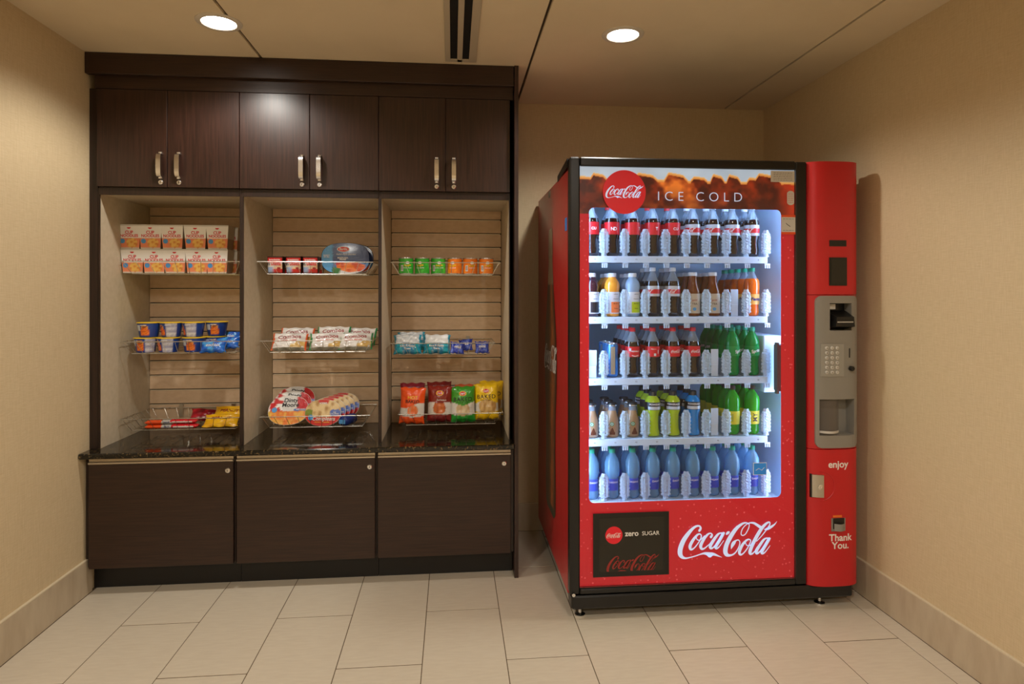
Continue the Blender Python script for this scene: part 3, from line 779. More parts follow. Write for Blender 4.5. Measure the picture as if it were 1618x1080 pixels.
def stew(t):
    def paint(x, v):
        if v < .46: return food(x, v, (226, 120, 50), (230, 180, 80), 8) if abs(x) < .9 else (210, 170, 60)
        if v < .54 and x > .3: return (70, 120, 190)
        if -.3 < x < .42: return (214, 214, 212)
        if x < -.6: return mixc((200, 30, 36), WH, vn(x*5, v*5) > .5)
        return (190, 16, 28) if x > .42 else mixc((200, 60, 60), WH, vn(x*6, v*9) > .45)
    f = oval_tray(t, .19, .150, .040, paint)
    text('lettering', 'Dinty\nMoore', .030, M['blackp'], t, f, bold=.02, cx=.008, cz=.112, shear=.1)
    m = MB(); m.grid(lambda u, q: f(-.066+.013*math.cos(2*PI*u)*q, .075+.013*math.sin(2*PI*u)*q), 20, 1); m.build('blue_spot', M['blue'], t)
    text('lettering', 'BEEF STEW', .009, M['white'], t, f, bold=.02, cx=.060, cz=.077)
def comple(t):
    def paint(x, v):
        if v < .36-.04*math.cos(x*3): return (200, 30, 34)
        if x > .42 and .36 < v < .62: return (84, 110, 184)
        if x < -.6 and v < .62: return (120, 140, 50)
        if v > .86 and abs(x) < .3: return (196, 40, 36)
        return food(x, v, (226, 200, 150), (176, 136, 84), 6)
    f = oval_tray(t, .176, .128, .030, paint)
    text('lettering', 'Compleats', .026, M['white'], t, f, bold=.015, cx=.006, cz=.034, shear=.15)
    text('lettering', 'chicken & noodles', .010, M['yellow'], t, f, cx=.0, cz=.018)
    text('lettering', 'HORMEL', .013, M['white'], t, f, bold=.02, cx=.0, cz=.110, sx=.8)
    m = MB(); m.grid(lambda u, q: f(-.058+.012*math.cos(2*PI*u)*q, .040+.014*math.sin(2*PI*u)*q), 20, 1); m.build('blue_spot', M['blue'], t)
    text('lettering', '230\nCALORIES', .010, M['white'], t, f, bold=.01, cx=.058, cz=.062)
zb = BZ[2]
it = [(0, (Xa(454, 3.2)+.006*k, 3.180+.046*k, zb+.010+.016*k), (-.52, 0, 0), f'red and white oval stew tray, {["front", "middle", "rear"][k]} of three leaning trays') for k in range(3)]
place_set({0: ('stew_tray', 'meal tray', stew, ())}, it, 'red and white stew trays')
it = [(0, (Xa(510, 3.2)+.0175*k, 3.175+.034*k, zb+.002+.003*k), (-.30, 0, -.10), f'red and beige oval noodle meal tray, {ORD_[k]} from front of five') for k in range(5)]
place_set({0: ('noodle_meal_tray', 'meal tray', comple, ())}, it, 'red and beige noodle meal trays')
t = thing('canned_meat_packet', 'shiny blue packet lying beneath the noodle meal trays', 'packet', (Xa(543, 3.2), 3.17, zb+.001), (0, 0, -.35))
m = MB(); m.box((-.026, 0, 0), (.026, .11, .044), .012); m.build('packet_body', M['navy'], t, smooth=60)
m = MB(); m.box((-.020, -.0006, .010), (.014, .0, .030)); m.build('label_patch', M['blue'], t)
# stacked-crisp cans
def crisp_can(t, style, v):
    c = {'g': (56, 172, 50), 'o': (240, 126, 26)}[style]; R = .0365; h = .082
    m = MB(); m.lathe([(R, .003)]+[(R, .003+(h-.009)*k/10) for k in range(1, 11)], 36)
    def paint(x, y, z):
        a = math.atan2(x, -y)
        return mixc(c, tuple(min(255, q*1.2+20) for q in c), (vn(a*3+v, z*60) > .62)*.6*(z < .05))
    m.paint(paint); m.build('can_body', M['plasticprint'], t, smooth=50)
    m = MB(); m.lathe([(R+.0006, 0), (R+.001, .002), (R, .0035)], 32); m.build('base_rim', M['canring_'], t, smooth=50)
    m = MB(); m.lathe([(R, h-.006), (R+.0015, h-.004), (R+.001, h-.001), (R*.96, h), (R*.9, h-.002), (0, h-.002)], 32); m.build('foil_lid', M['foil'], t, smooth=40)
    off = [.25, -.3, .15][v]
    m = MB(); m.grid(lambda u, q: cyl(R+.0002, off)(.010*math.cos(2*PI*u)*q, .056+.0072*math.sin(2*PI*u)*q), 18, 1); m.build('white_oval', M['white'], t)
    text('lettering', 'Pringles', .0135, M['yellow'], t, cyl(R+.0003, off), bold=.03, cz=.043, ang=.12, shear=.15, sx=.85)
    text('lettering', 'SOUR CREAM' if style == 'g' else 'CHEDDAR', .007, M['white'], t, cyl(R+.0003, off), cz=.030, bold=.01)
    if v != 1:
        m = MB(); m.grid(lambda u, q: cyl(R+.0002, off-.78)(-.007+.014*u, .014+.030*q), 4, 1); b_ = m.build('barcode_patch', M['white'], t)
        m = MB()
        for k in range(6): m.grid(lambda u, q: cyl(R+.0005, off-.78)(-.0048+.0018*k+.0007*u, .018+.022*q), 1, 1)
        m.build('barcode', M['blackp'], b_)
M['canring_'] = plain('crisp_can_rim', (196, 196, 190), .3, .8)
pr_ = {(s, v): ('crisp_can', 'crisp can', crisp_can, (s, v)) for s in 'go' for v in range(3)}
place_set(pr_, [((s, v), (Xa(px, 3.2), 3.215, BZ[0]), (0, 0, 0), f'short {"green" if s == "g" else "orange"} crisp can with foil lid, {nm}') for s, v, px, nm in
  (('g', 0, 641.5, 'leftmost of the three green'), ('g', 1, 667, 'middle of the three green'), ('g', 2, 692.5, 'rightmost of the three green, beside an orange can'),
   ('o', 1, 718.5, 'leftmost of the three orange, beside a green can'), ('o', 0, 743, 'middle of the three orange'), ('o', 2, 768.5, 'rightmost of the three orange'))], 'crisp cans on the top right basket')
# teal and blue packets
def treat(t, seed):
    def paint(x, v):
        if abs(x) > .80: return mixc((16, 110, 140), (40, 170, 200), vn(x*9, v*12))
        if v > .52: return mixc((222, 226, 228), (120, 130, 140), (math.sin(v*70+vn(x*4, seed)*5) > .6)*.6*(seed == 1))
        if abs(x+.55) < .2 or abs(x-.62) < .16: return (20, 150, 170)
        return mixc((20, 120, 160), (150, 160, 170), (vn(x*8, v*9) > .55)*.7)
    wr = pillow(t, .142, .098, .052, paint, seed, 34, 26, pinch=.10)
    text('lettering', 'Rice Krispies', .014, M['white'], t, wr, bold=.02, cz=.036)
    text('lettering', 'Treats', .012, M['white'], t, wr, bold=.02, cz=.022)
zb = 1.030+.0025
def crinkle_pack(t, c1, c2, w_, h_, d_, seed, word=None):
    def paint(x, v): return mixc(c1, c2, (vn(x*4+seed, v*4) - .45)*3)
    wr = pillow(t, w_, h_, d_, paint, seed, 24, 16, pinch=.12)
    if word: text('lettering', word, h_*.32, M['white'], t, wr, bold=.02, cz=h_*.52)
place_set({0: ('crisped_rice_treat', 'snack packet', treat, (1,)), 1: ('crisped_rice_treat', 'snack packet', treat, (2,))}, [
 (0, (Xa(643, 3.2)+.004, 3.188, zb), (-.30, 0, .04), 'teal crinkled snack packet, left of the two at the front'),
 (0, (Xa(650, 3.25), 3.262, zb+.010), (-.30, 0, .10), 'teal crinkled snack packet behind the left front one'),
 (1, (Xa(690, 3.2), 3.192, zb), (-.30, 0, -.03), 'teal crinkled snack packet with plain white top, right of two in front'),
], 'teal snack packets')
BL, BL2 = (20, 50, 160), (60, 110, 210)
place_set({0: ('small_cookie_packet', 'snack packet', crinkle_pack, ((20, 44, 150), (90, 110, 190), .075, .062, .022, 4, 'mini'))}, [
 (0, (Xa(722, 3.2), 3.185, zb), (-.55, .15, .1), 'small dark blue packet leaning right of the teal packets'),
 (0, (Xa(736, 3.25), 3.245, zb+.01), (-.50, -.12, -.2), 'small dark blue packet tilted, middle of three blue packets'),
 (0, (Xa(762, 3.2), 3.205, zb), (-.45, 0, .0), 'small dark blue packet, rightmost in the basket'),
], 'small dark blue packets')
zb = BZ[1]
place_set({0: ('blue_cookie_packet', 'snack packet', crinkle_pack, ((22, 96, 206), (80, 170, 236), .125, .062, .034, 6, 'cookies'))}, [
 (0, (Xa(337, 3.18), 3.172, zb), (-.50, 0, .05), 'bright blue crinkled packet in front of the macaroni cups'),
 (0, (Xa(360, 3.24), 3.225, zb+.012), (-.45, -.10, -.1), 'bright blue crinkled packet by the divider, behind the front packet'),
 (0, (Xa(358, 3.3), 3.318, zb+.034), (-.50, 0, .1), 'bright blue crinkled packet at the back of the macaroni basket'),
], 'bright blue packets')
# candy bars
zb = BZ[2]
def bar(t, c, word, w_, wc=None, d_=.042, h_=.020, stripes=False):
    m = MB(); m.grid(lambda u, v: (w_*(u-.5), -d_/2*math.sin(2*PI*v)*(1-.0*u)*(.75+.25*min(1, 14*u, 14*(1-u))), h_/2-h_/2*math.cos(2*PI*v)*min(1, .15+9*u, .15+9*(1-u))), 40, 20)
    def paint(x, y, z):
        if wc and x > w_*.08: return wc
        if stripes and abs(x) < w_*.36 and abs(z-h_*.45) < h_*.14: return WH
        return c if abs(x) < w_*.46 else mixc(c, (255, 120, 60), .3)
    m.paint(paint); m.build('wrapper', M['film'], t, smooth=True)
    text('lettering', word, h_*.62, M['white'] if not wc else M['navy'], t, lambda x, z: (x, -d_/2-.0008, z), bold=.02, cz=h_*.52, cx=(w_*.28 if wc else 0))
place_set({0: ('candy_bar', 'candy bar', bar, ((228, 78, 24), 'NUT', .135, (190, 186, 178))), 1: ('candy_bar', 'candy bar', bar, ((210, 26, 40), 'crunchy', .130, None, .042, .022, True))}, [
 (0, (Xa(252, 3.2)+.004, 3.200, zb), (0, 0, 0), 'orange and grey candy bar, lower of two stacked at the left'),
 (0, (Xa(252, 3.2)+.003, 3.203, zb+.0205), (0, 0, .02), 'orange and grey candy bar, upper of two stacked at the left'),
 (1, (Xa(292, 3.2), 3.200, zb), (0, 0, 0), 'red candy bar with white stripe, lower of two stacked'),
 (1, (Xa(290, 3.2), 3.204, zb+.0225), (0, 0, -.02), 'red candy bar with white stripe, upper of two stacked'),
], 'candy bars in the bottom left basket')
t = thing('dark_red_candy_packet', 'dark red candy packet behind the striped red candy bars', 'candy packet', (Xa(322, 3.28), 3.285, zb+.016), (-.9, .1, .15)); crinkle_pack(t, (120, 12, 26), (180, 30, 44), .15, .075, .03, 8, None)
def mm(t): 
    wr = pillow(t, .17, .085, .032, lambda x, v: mixc((240, 190, 20), (226, 160, 10), vn(x*4, v*4)), 11, 30, 20, pinch=.1)
    text('lettering', "PEANUT", .024, M['darkred'], t, wr, bold=.03, cz=.045)
place_set({0: ('yellow_candy_bag', 'candy bag', mm, ())}, [
 (0, (Xa(349, 3.2)-.006, 3.20, zb+.002), (-1.0, 0, .06), 'yellow candy bag at the front, beside the red candy bars'),
 (0, (Xa(362, 3.27)-.01, 3.275, zb+.022), (-.9, 0, -.08), 'yellow candy bag behind the front yellow one'),
], 'yellow candy bags')
#MACHINE
# ------------------------------------------------------------------ vending machine
MX0, MX1 = .478, 1.726
MC = 1.10
YFm = 2.55
M['mred'] = plain('machine_red_paint', (196, 14, 26), .38, coat=.3)
M['mblack'] = plain('machine_black_frame', (20, 19, 18), .32)
M['mgrey'] = plain('machine_grey_plastic', (138, 134, 126), .45)
M['liner_w'] = plain('cool_white_liner', (196, 216, 236), .35)
M['liner_d'] = plain('grey_inner_back', (160, 182, 196), .4)
M['tray'] = plain('white_shelf_tray', (196, 212, 230), .35)
M['guard'] = clear('frosted_lane_guard', (216, 236, 252), .55, .08, (240, 248, 255), bump=.9, bscale=130)
M['led'] = plain('led_strip_glow', (178, 216, 255), .5, emit=20)
M['pane'] = pane('front_glass')
M['logow'] = plain('script_white', (188, 204, 236), .4, emit=.45)
M['discred'] = plain('disc_red', (208, 28, 40), .4, emit=.18)
M['screen'] = plain('dark_screen', (34, 32, 24), .12)
M['bezel'] = plain('screen_bezel', (20, 20, 16), .2)
M['portdark'] = plain('port_door_grey', (74, 70, 66), .5)
M['smoke'] = clear('smoky_clear_flap', (96, 88, 84), .55, .12)
M['sblue'] = plain('sticker_blue', (50, 150, 255), .4)
M['sorange'] = plain('sticker_orange', (232, 84, 30), .5)
M['spaper'] = plain('sticker_paper', (206, 202, 196), .5)
M['keyplate'] = plain('keypad_plate_grey', (150, 147, 138), .45)
M['keyw'] = plain('keypad_button', (196, 192, 184), .4)

vm = thing('vending_machine', 'tall red drinks vending machine with lit glass front showing bottles', 'vending machine', (MC, 3.0, 0))
def P3(x, y, z): return (x-MC, y-3.0, z)
def bx(m, a, b, bev=0): return m.box(P3(*a), P3(*b), bev)
TOPZ = 1.85
VX0, VX1, VZ0, VZ1 = .525, 1.446, .43, 1.80      # cavity
body = MB()
bx(body, (MX0, 2.60, .085), (MX0+.03, 3.50, TOPZ), .002)
bx(body, (MX1-.05, 2.60, .085), (MX1-.02, 3.50, TOPZ), .002)
bx(body, (MX0+.03, 3.47, .085), (MX1-.05, 3.50, TOPZ))
bx(body, (MX0+.03, 2.60, TOPZ-.03), (MX1-.05, 3.47, TOPZ))
bx(body, (MX0+.03, 2.60, .085), (MX1-.05, 3.47, .15))
body.build('cabinet_body', M['mred'], vm)
ln = MB()
bx(ln, (VX0-.01, 2.58, VZ0), (VX0, 3.3, VZ1)); bx(ln, (VX1, 2.58, VZ0), (VX1+.01, 3.3, VZ1))
bx(ln, (VX0-.01, 2.58, VZ0-.01), (VX1+.01, 3.3, VZ0)); bx(ln, (VX0-.01, 2.58, VZ1), (VX1+.01, 3.3, VZ1+.01))
ln.build('inner_liner', M['liner_w'], vm)
b = MB(); bx(b, (VX0, 3.29, VZ0), (VX1, 3.30, VZ1)); b.build('inner_back', M['liner_d'], vm)
# lid and top cap
b = MB(); bx(b, (.56, 2.585, TOPZ), (1.64, 3.35, TOPZ+.045), .004); b.build('top_lid', M['mblack'], vm)
b = MB(); vs = []
for x in (MX0-.003, MX0+.022):
    vs += [P3(x, 2.60, 1.86), P3(x, 2.84, 1.842), P3(x, 2.84, 1.868), P3(x, 2.60, 1.897)]
b.add(vs, [(0,1,2,3),(7,6,5,4),(0,4,5,1),(1,5,6,2),(2,6,7,3),(3,7,4,0)]); b.build('side_cap', M['mblack'], vm)
b = MB(); bx(b, (1.50, 2.60, TOPZ), (1.70, 2.9, TOPZ+.035), .003); b.build('column_cap', M['mblack'], vm)
# front door frame
FB = YFm; FT = 2.60
fr = thing('door_frame', None, None); fr.parent = vm
def fpart(name, a, b2, bev=.004, mat='mblack'):
    m = MB(); bx(m, a, b2, bev); return m.build(name, M[mat], fr)
fpart('left_post', (.4775, FB-.002, .10), (.520, FT, 1.895), .006)
fpart('top_rail', (.520, FB-.002, 1.858), (1.448, FT, 1.895), .005)
fpart('bottom_rail', (.520, FB-.002, .10), (1.448, FT, .122), .004)
fpart('centre_post', (1.448, FB-.002, .10), (1.4975, FT, 1.893), .005)
fpart('inner_bead', (.520, FB+.004, .122), (1.448, FB+.02, .128), .001)
m = MB(); bx(m, (.484, FB-.006, .042), (1.70, FT+.02, .096), .006); bx(m, (.50, FT-.03, .03), (1.69, 3.45, .085)); m.build('kick_plate', M['mblack'], vm)
m = MB(); m.lathe([(.007, 0), (.007, .006), (0, .007)], 12); m.build('bolt', M['chrome'], vm, loc=P3(.492, FB-.006, .104), rot=(PI/2, 0, 0))
for fx, fy in ((.527, 2.585), (1.575, 2.585), (.527, 3.42), (1.62, 3.42)):
    m = MB(); m.lathe([(.022, 0), (.022, .006), (.010, .010), (.007, .012), (.007, .045)], 16); m.build('foot', M['chrome'], vm, smooth=40, loc=P3(fx, fy, 0))
# window graphic: printed film behind the glass, cut out round the window
WX0, WX1, WZ0, WZ1 = .5605, 1.389, .4705, 1.690
GY = FB+.012
def hashn(i, j):
    v = math.sin(i*127.1+j*311.7)*43758.5453; return v-math.floor(v)
def vnoise(x, y):
    i, j = math.floor(x), math.floor(y); fx, fy = x-i, y-j; fx = fx*fx*(3-2*fx); fy = fy*fy*(3-2*fy)
    a = hashn(i, j)*(1-fx)+hashn(i+1, j)*fx; b_ = hashn(i, j+1)*(1-fx)+hashn(i+1, j+1)*fx
    return a*(1-fy)+b_*fy
def fbm(x, y): return .5*vnoise(x, y)+.3*vnoise(2.1*x+5, 2.1*y)+.2*vnoise(4.3*x, 4.3*y+9)
def mix(a, b_, t): t = max(0, min(1, t)); return tuple(a[k]+(b_[k]-a[k])*t for k in range(3))
CUBES = [(.60, .035, .012), (.66, .02, .0), (.80, .05, .014), (.93, .05, .016), (1.03, .035, .008), (1.11, .03, .014), (1.18, .03, .014), (1.27, .03, .008), (1.33, .06, .018), (.545, .03, .004)]
def header_paint(x, y, z):
    X = x+MC; Z = z
    line = 1.808+.006*(fbm(X*14, 3)-.5)
    for c, wd, h in CUBES:
        d = abs(X-c)/wd
        if d < 1: line = max(line, 1.812+h*1.5*min(1, (1-d)*2.6)*(1-.35*(X-c)/wd))
    if Z > line: return mix((150, 164, 178), (182, 198, 214), fbm(X*6, Z*10))
    d = line-Z
    if d < .012: c = mix((214, 176, 110), (196, 112, 44), d/.012)
    else:
        n = fbm(X*16, Z*18); q = vnoise(X*9+3, Z*9)
        c = mix((58, 16, 12), (146, 44, 14), (n-.3)*2.2)
        c = mix(c, (206, 112, 40), (q*n-.34)*4)
        c = mix(c, (58, 20, 14), (d-.05)/.12*.7)
        if X > 1.36: c = mix(c, (214, 56, 24), (X-1.36)*8)
    return c
# header film with the lower edge following the rounded window corners
def corner(x):     # window top z at this x
    r = .022
    for xc, s in ((WX0+r, -1), (WX1-r, 1)):
        if (x-xc)*s > 0: return WZ1-r+math.sqrt(max(r*r-(x-xc)**2, 0)) if abs(x-xc) < r else 1.664
    return WZ1
xs = sorted(set([.520+i*(1.448-.520)/420 for i in range(421)]+[WX0+.0001, WX1-.0001]))
def hx(i): return xs[i]
m = MB(); NV = 56; vs = []
for j in range(NV+1):
    for x in xs:
        lo = corner(x); vs.append(P3(x, GY, lo+(1.860-lo)*j/NV))
n = len(xs); m.add(vs, [(j*n+i, j*n+i+1, (j+1)*n+i+1, (j+1)*n+i) for j in range(NV) for i in range(n-1)])
m.paint(header_paint)
M['headfilm'] = printed('backlit_drink_photo', .35, emit=.62)
m.build('header_graphic', M['headfilm'], vm)
def redfilm():
    mm, nt, b = nmat('backlit_red_film'); L = nt.links.new; tc = nt.nodes.new('ShaderNodeTexCoord')
    v = nt.nodes.new('ShaderNodeTexVoronoi'); v.inputs['Scale'].default_value = 42; L(tc.outputs['Object'], v.inputs['Vector'])
    v2 = nt.nodes.new('ShaderNodeTexNoise'); v2.inputs['Scale'].default_value = 9; L(tc.outputs['Object'], v2.inputs['Vector'])
    rd = nt.nodes.new('ShaderNodeMath'); rd.operation = 'MULTIPLY'; rd.inputs[1].default_value = .30
    sep = nt.nodes.new('ShaderNodeSeparateColor'); L(v.outputs['Color'], sep.inputs[0]); L(sep.outputs[0], rd.inputs[0])
    pw = nt.nodes.new('ShaderNodeMath'); pw.operation = 'POWER'; pw.inputs[1].default_value = 1.4; L(sep.outputs[1], pw.inputs[0])
    rr = nt.nodes.new('ShaderNodeMath'); rr.operation = 'MULTIPLY'; rr.inputs[1].default_value = .30; L(pw.outputs[0], rr.inputs[0])
    lt = nt.nodes.new('ShaderNodeMath'); lt.operation = 'LESS_THAN'; L(v.outputs['Distance'], lt.inputs[0]); L(rr.outputs[0], lt.inputs[1])
    mx = nt.nodes.new('ShaderNodeMix'); mx.data_type = 'RGBA'; mx.inputs[6].default_value = (*rgb(190, 16, 34), 1); mx.inputs[7].default_value = (*rgb(232, 120, 124), 1)
    sc = nt.nodes.new('ShaderNodeMath'); sc.operation = 'MULTIPLY'; sc.inputs[1].default_value = .5; L(lt.outputs[0], sc.inputs[0]); L(sc.outputs[0], mx.inputs[0])
    L(mx.outputs[2], b.inputs['Base Color']); L(mx.outputs[2], b.inputs['Emission Color']); b.inputs['Emission Strength'].default_value = .33
    b.inputs['Roughness'].default_value = .35; return mm
M['redfilm'] = redfilm()
def ringpoly():
    r = .022; pts = []
    return r
m = MB(); r = .022; T_ = 1.664
def quad(x0, x1, z0, z1): m.add([P3(x0, GY, z0), P3(x1, GY, z0), P3(x1, GY, z1), P3(x0, GY, z1)], [(0,1,2,3)])
quad(.520, WX0, WZ0+r, T_); quad(WX1, 1.448, WZ0+r, T_); quad(.520, 1.448, .128, WZ0)
for xc, s in ((WX0+r, -1), (WX1-r, 1)):
    xo = .520 if s < 0 else 1.448; xe = xc+s*r
    pts = [(xc, WZ0)]+[(xc+s*r*math.sin(t*PI/12), WZ0+r-r*math.cos(t*PI/12)) for t in range(1, 7)]+[(xo, WZ0+r), (xo, WZ0)]
    m.add([P3(x, GY, z) for x, z in pts], [tuple(range(len(pts)))])
m.build('red_graphic', M['redfilm'], vm)
m = MB(); bx(m, (.520, FB+.002, .128), (1.448, FB+.006, 1.858)); m.build('front_glass', M['pane'], vm)
# lettering on the front, printed on the glass
fl = lambda x, z: P3(x, FB+.0012, z)
m = MB(); m.lathe([(0, -.0006), (.0905, -.0006), (.0905, .0006), (0, .0006)], 64)
dsc = m.build('round_emblem', M['discred'], vm, smooth=30, loc=P3(.7065, FB+.001, 1.7535), rot=(PI/2, 0, 0))
script_mesh('script_lettering', M['logow'], .160, lambda x, z: P3(x, FB-.0008, z), vm, .7065, 1.7545)
letters('ICE COLD', .0555, M['logow'], vm, fl, bold=-.012, space=1.62, cx=1.030, cz=1.737)
script_mesh('script_lettering', M['logow'], .432, fl, vm, 1.150, .301)
# display screen
m = MB(); bx(m, (.575, FB+.0005, .168), (.896, FB+.0018, .430)); m.build('screen_bezel', M['bezel'], vm)
m = MB(); bx(m, (.601, FB, .188), (.872, FB+.0006, .410)); scr = m.build('screen', M['screen'], vm)
sf = lambda x, z: P3(x, FB-.0006, z)
m = MB(); m.lathe([(0, -.0003), (.036, -.0003), (.036, .0003), (0, .0003)], 40); m.build('round_emblem', M['discred'], scr, loc=P3(.662, FB-.0004, .339), rot=(PI/2, 0, 0))
script_mesh('script_lettering', M['white'], .062, lambda x, z: P3(x, FB-.001, z), scr, .662, .338)
text('lettering', 'zero', .031, M['white'], scr, sf, bold=.022, cx=.7375, cz=.343)
text('lettering', 'SUGAR', .0235, M['white'], scr, sf, bold=.004, cx=.8175, cz=.3415, sx=1.0)
script_mesh('script_lettering', plain('screen_script_red', (150, 40, 36), .4), .222, sf, scr, .742, .2185, clip=-.0285)
# stickers
def sticker(name, x0, x1, z0, z1, mat, y=FB+.001): 
    m = MB(); bx(m, (x0, y-.0006, z0), (x1, y, z1)); return m.build(name, M[mat], vm)
def fineprint(par, x0, x1, z0, z1, nrows, mat='blackp', y=FB+.0002):
    m = MB(); rnd = random.Random(int(x0*1e4))
    for k in range(nrows):
        z = z1-(k+.5)*(z1-z0)/nrows; x = x0
        while x < x1:
            w_ = rnd.uniform(.004, .012); m.add([P3(x, y, z-.0007), P3(min(x+w_, x1), y, z-.0007), P3(min(x+w_, x1), y, z+.0007), P3(x, y, z+.0007)], [(0,1,2,3)]); x += w_+.003
    return m.build('fine_print', M[mat], par)
s_ = sticker('paper_label', 1.338, 1.443, 1.806, 1.853, 'spaper'); fineprint(s_, 1.350, 1.432, 1.811, 1.848, 5)
m = MB(); m.prism([(1.426+.016*math.cos(t*PI/12)*(1 if abs(math.cos(t*PI/12)) > .1 else 1)-MC, 1.739+(.018 if math.sin(t*PI/12) > 0 else -.018)+.012*math.sin(t*PI/12)) for t in range(24)], FB+.0004-3, FB+.001-3)
cs = m.build('can_shaped_sticker', M['spaper'], vm); fineprint(cs, 1.415, 1.437, 1.716, 1.760, 5, 'red')
s_ = sticker('warning_sticker', 1.385, 1.447, 1.585, 1.667, 'spaper')
for z0, z1 in ((1.658, 1.667), (1.585, 1.595)):
    m = MB(); bx(m, (1.385, FB+.0001, z0), (1.447, FB+.0004, z1)); m.build('orange_band', M['sorange'], s_)
fineprint(s_, 1.392, 1.440, 1.645, 1.655, 1, y=FB+.0001); fineprint(s_, 1.392, 1.440, 1.598, 1.606, 1, y=FB+.0001)
m = MB(); m.tube([P3(1.405, FB, 1.632), P3(1.412, FB, 1.626), P3(1.424, FB, 1.618)], .0012, 4); m.build('picture_mark', M['blackp'], s_)
s_ = sticker('energy_sticker', 1.261, 1.320, .570, .622, 'white'); m = MB(); bx(m, (1.263, FB+.0001, .572), (1.318, FB+.0003, .620)); m.build('blue_field', M['sblue'], s_)
m = MB(); m.tube([P3(1.272, FB, .59), P3(1.285, FB, .598), P3(1.298, FB, .590), P3(1.31, FB, .602)], .001, 4); m.build('star_mark', M['white'], s_)
m = MB(); bx(m, (MX0-.0008, 2.612, 1.60), (MX0-.0001, 2.66, 1.655)); m.build('blue_sticker', M['sblue'], vm)
m = MB(); bx(m, (MX0-.0008, 3.06, 1.81), (MX0-.0001, 3.12, 1.84)); m.build('paper_label', M['spaper'], vm)
# bottle picture on the left side
SY, SZ0, SZ1 = 3.055, .27, 1.65
prof = [(0, .105), (.02, .145), (.10, .155), (.22, .142), (.34, .150), (.44, .178), (.54, .186), (.62, .172), (.70, .135), (.78, .098), (.85, .072), (.90, .058), (.905, .066), (.985, .06), (1, .045)]
def prr(v):
    for (a, ra), (b_, rb) in zip(prof[:-1], prof[1:]):
        if v <= b_: return ra+(rb-ra)*(v-a)/(b_-a)
    return prof[-1][1]
m = MB(); m.grid(lambda u, v: (MX0-.0012-MC, SY-3+prr(v)*(1-2*u), SZ0+(SZ1-SZ0)*v), 24, 120)
def sidepaint(x, y, z):
    v = (z-SZ0)/(SZ1-SZ0); d = (y+3-SY)/prr(max(0, min(1, v)))
    if v > .80: c = mix((150, 124, 96), (206, 184, 150), fbm(d*5, v*60)); 
    else: c = mix((60, 22, 10), (220, 120, 44), (1-abs(d+.25)*1.5)*(.4+fbm(d*7, v*40)))
    if abs(v-.90) < .006: c = (150, 150, 120)
    if abs(d) > .9: c = mix(c, (40, 30, 16), .6)
    if v < .03: c = (48, 66, 40)
    return c
m.paint(sidepaint); m.build('bottle_picture', M['plasticprint'], vm)
script_mesh('script_lettering', M['white'], .40, lambda x, z: (MX0-.0018-MC, SY-3-x, z), vm, 0, 1.02)
# right hand control column, bowed front
KX0, KX1 = 1.4985, 1.727
def colY(x):
    s = (x-(KX0+KX1)/2)/((KX1-KX0)/2); s = max(-1, min(1, s)); return FB+.022-.045*math.sqrt(max(0, 1-(abs(s)**3)*.92))
def colpanel(name, x0, x1, z0, z1, mat, off=0.0, th=.02, parent=vm, holes=None, nx=28):
    m = MB(); xs_ = [x0+(x1-x0)*i/nx for i in range(nx+1)]
    vs = []
    for z in (z0, z1):
        for x in xs_: vs.append(P3(x, colY(x)-off, z))
        for x in xs_: vs.append(P3(x, colY(x)-off+th, z))
    n = nx+1; fs = []
    for i in range(nx):
        fs += [(i, i+1, 2*n+i+1, 2*n+i), (n+i+1, n+i, 3*n+i, 3*n+i+1), (i+1, i, n+i, n+i+1), (2*n+i, 2*n+i+1, 3*n+i+1, 3*n+i)]
    fs += [(0, 2*n, 3*n, n), (nx, n+nx, 3*n+nx, 2*n+nx)]
    m.add(vs, fs); return m.build(name, M[mat], parent, smooth=30)
BVX0, BVX1, BVZ0, BVZ1 = 1.526, 1.721, .683, 1.325
colpanel('upper_column_panel', KX0, KX1, 1.3305, 1.893, 'mred', th=.05)
colpanel('lower_column_panel', KX0, KX1, .097, .6755, 'mred', th=.05)
# side returns of the column
m = MB(); bx(m, (1.70, 2.575, .10), (1.7255, 2.66, 1.89)); m.build('column_side', M['mred'], vm)
def CW(x, z, off=.0006): return P3(x, colY(x)-off, z)
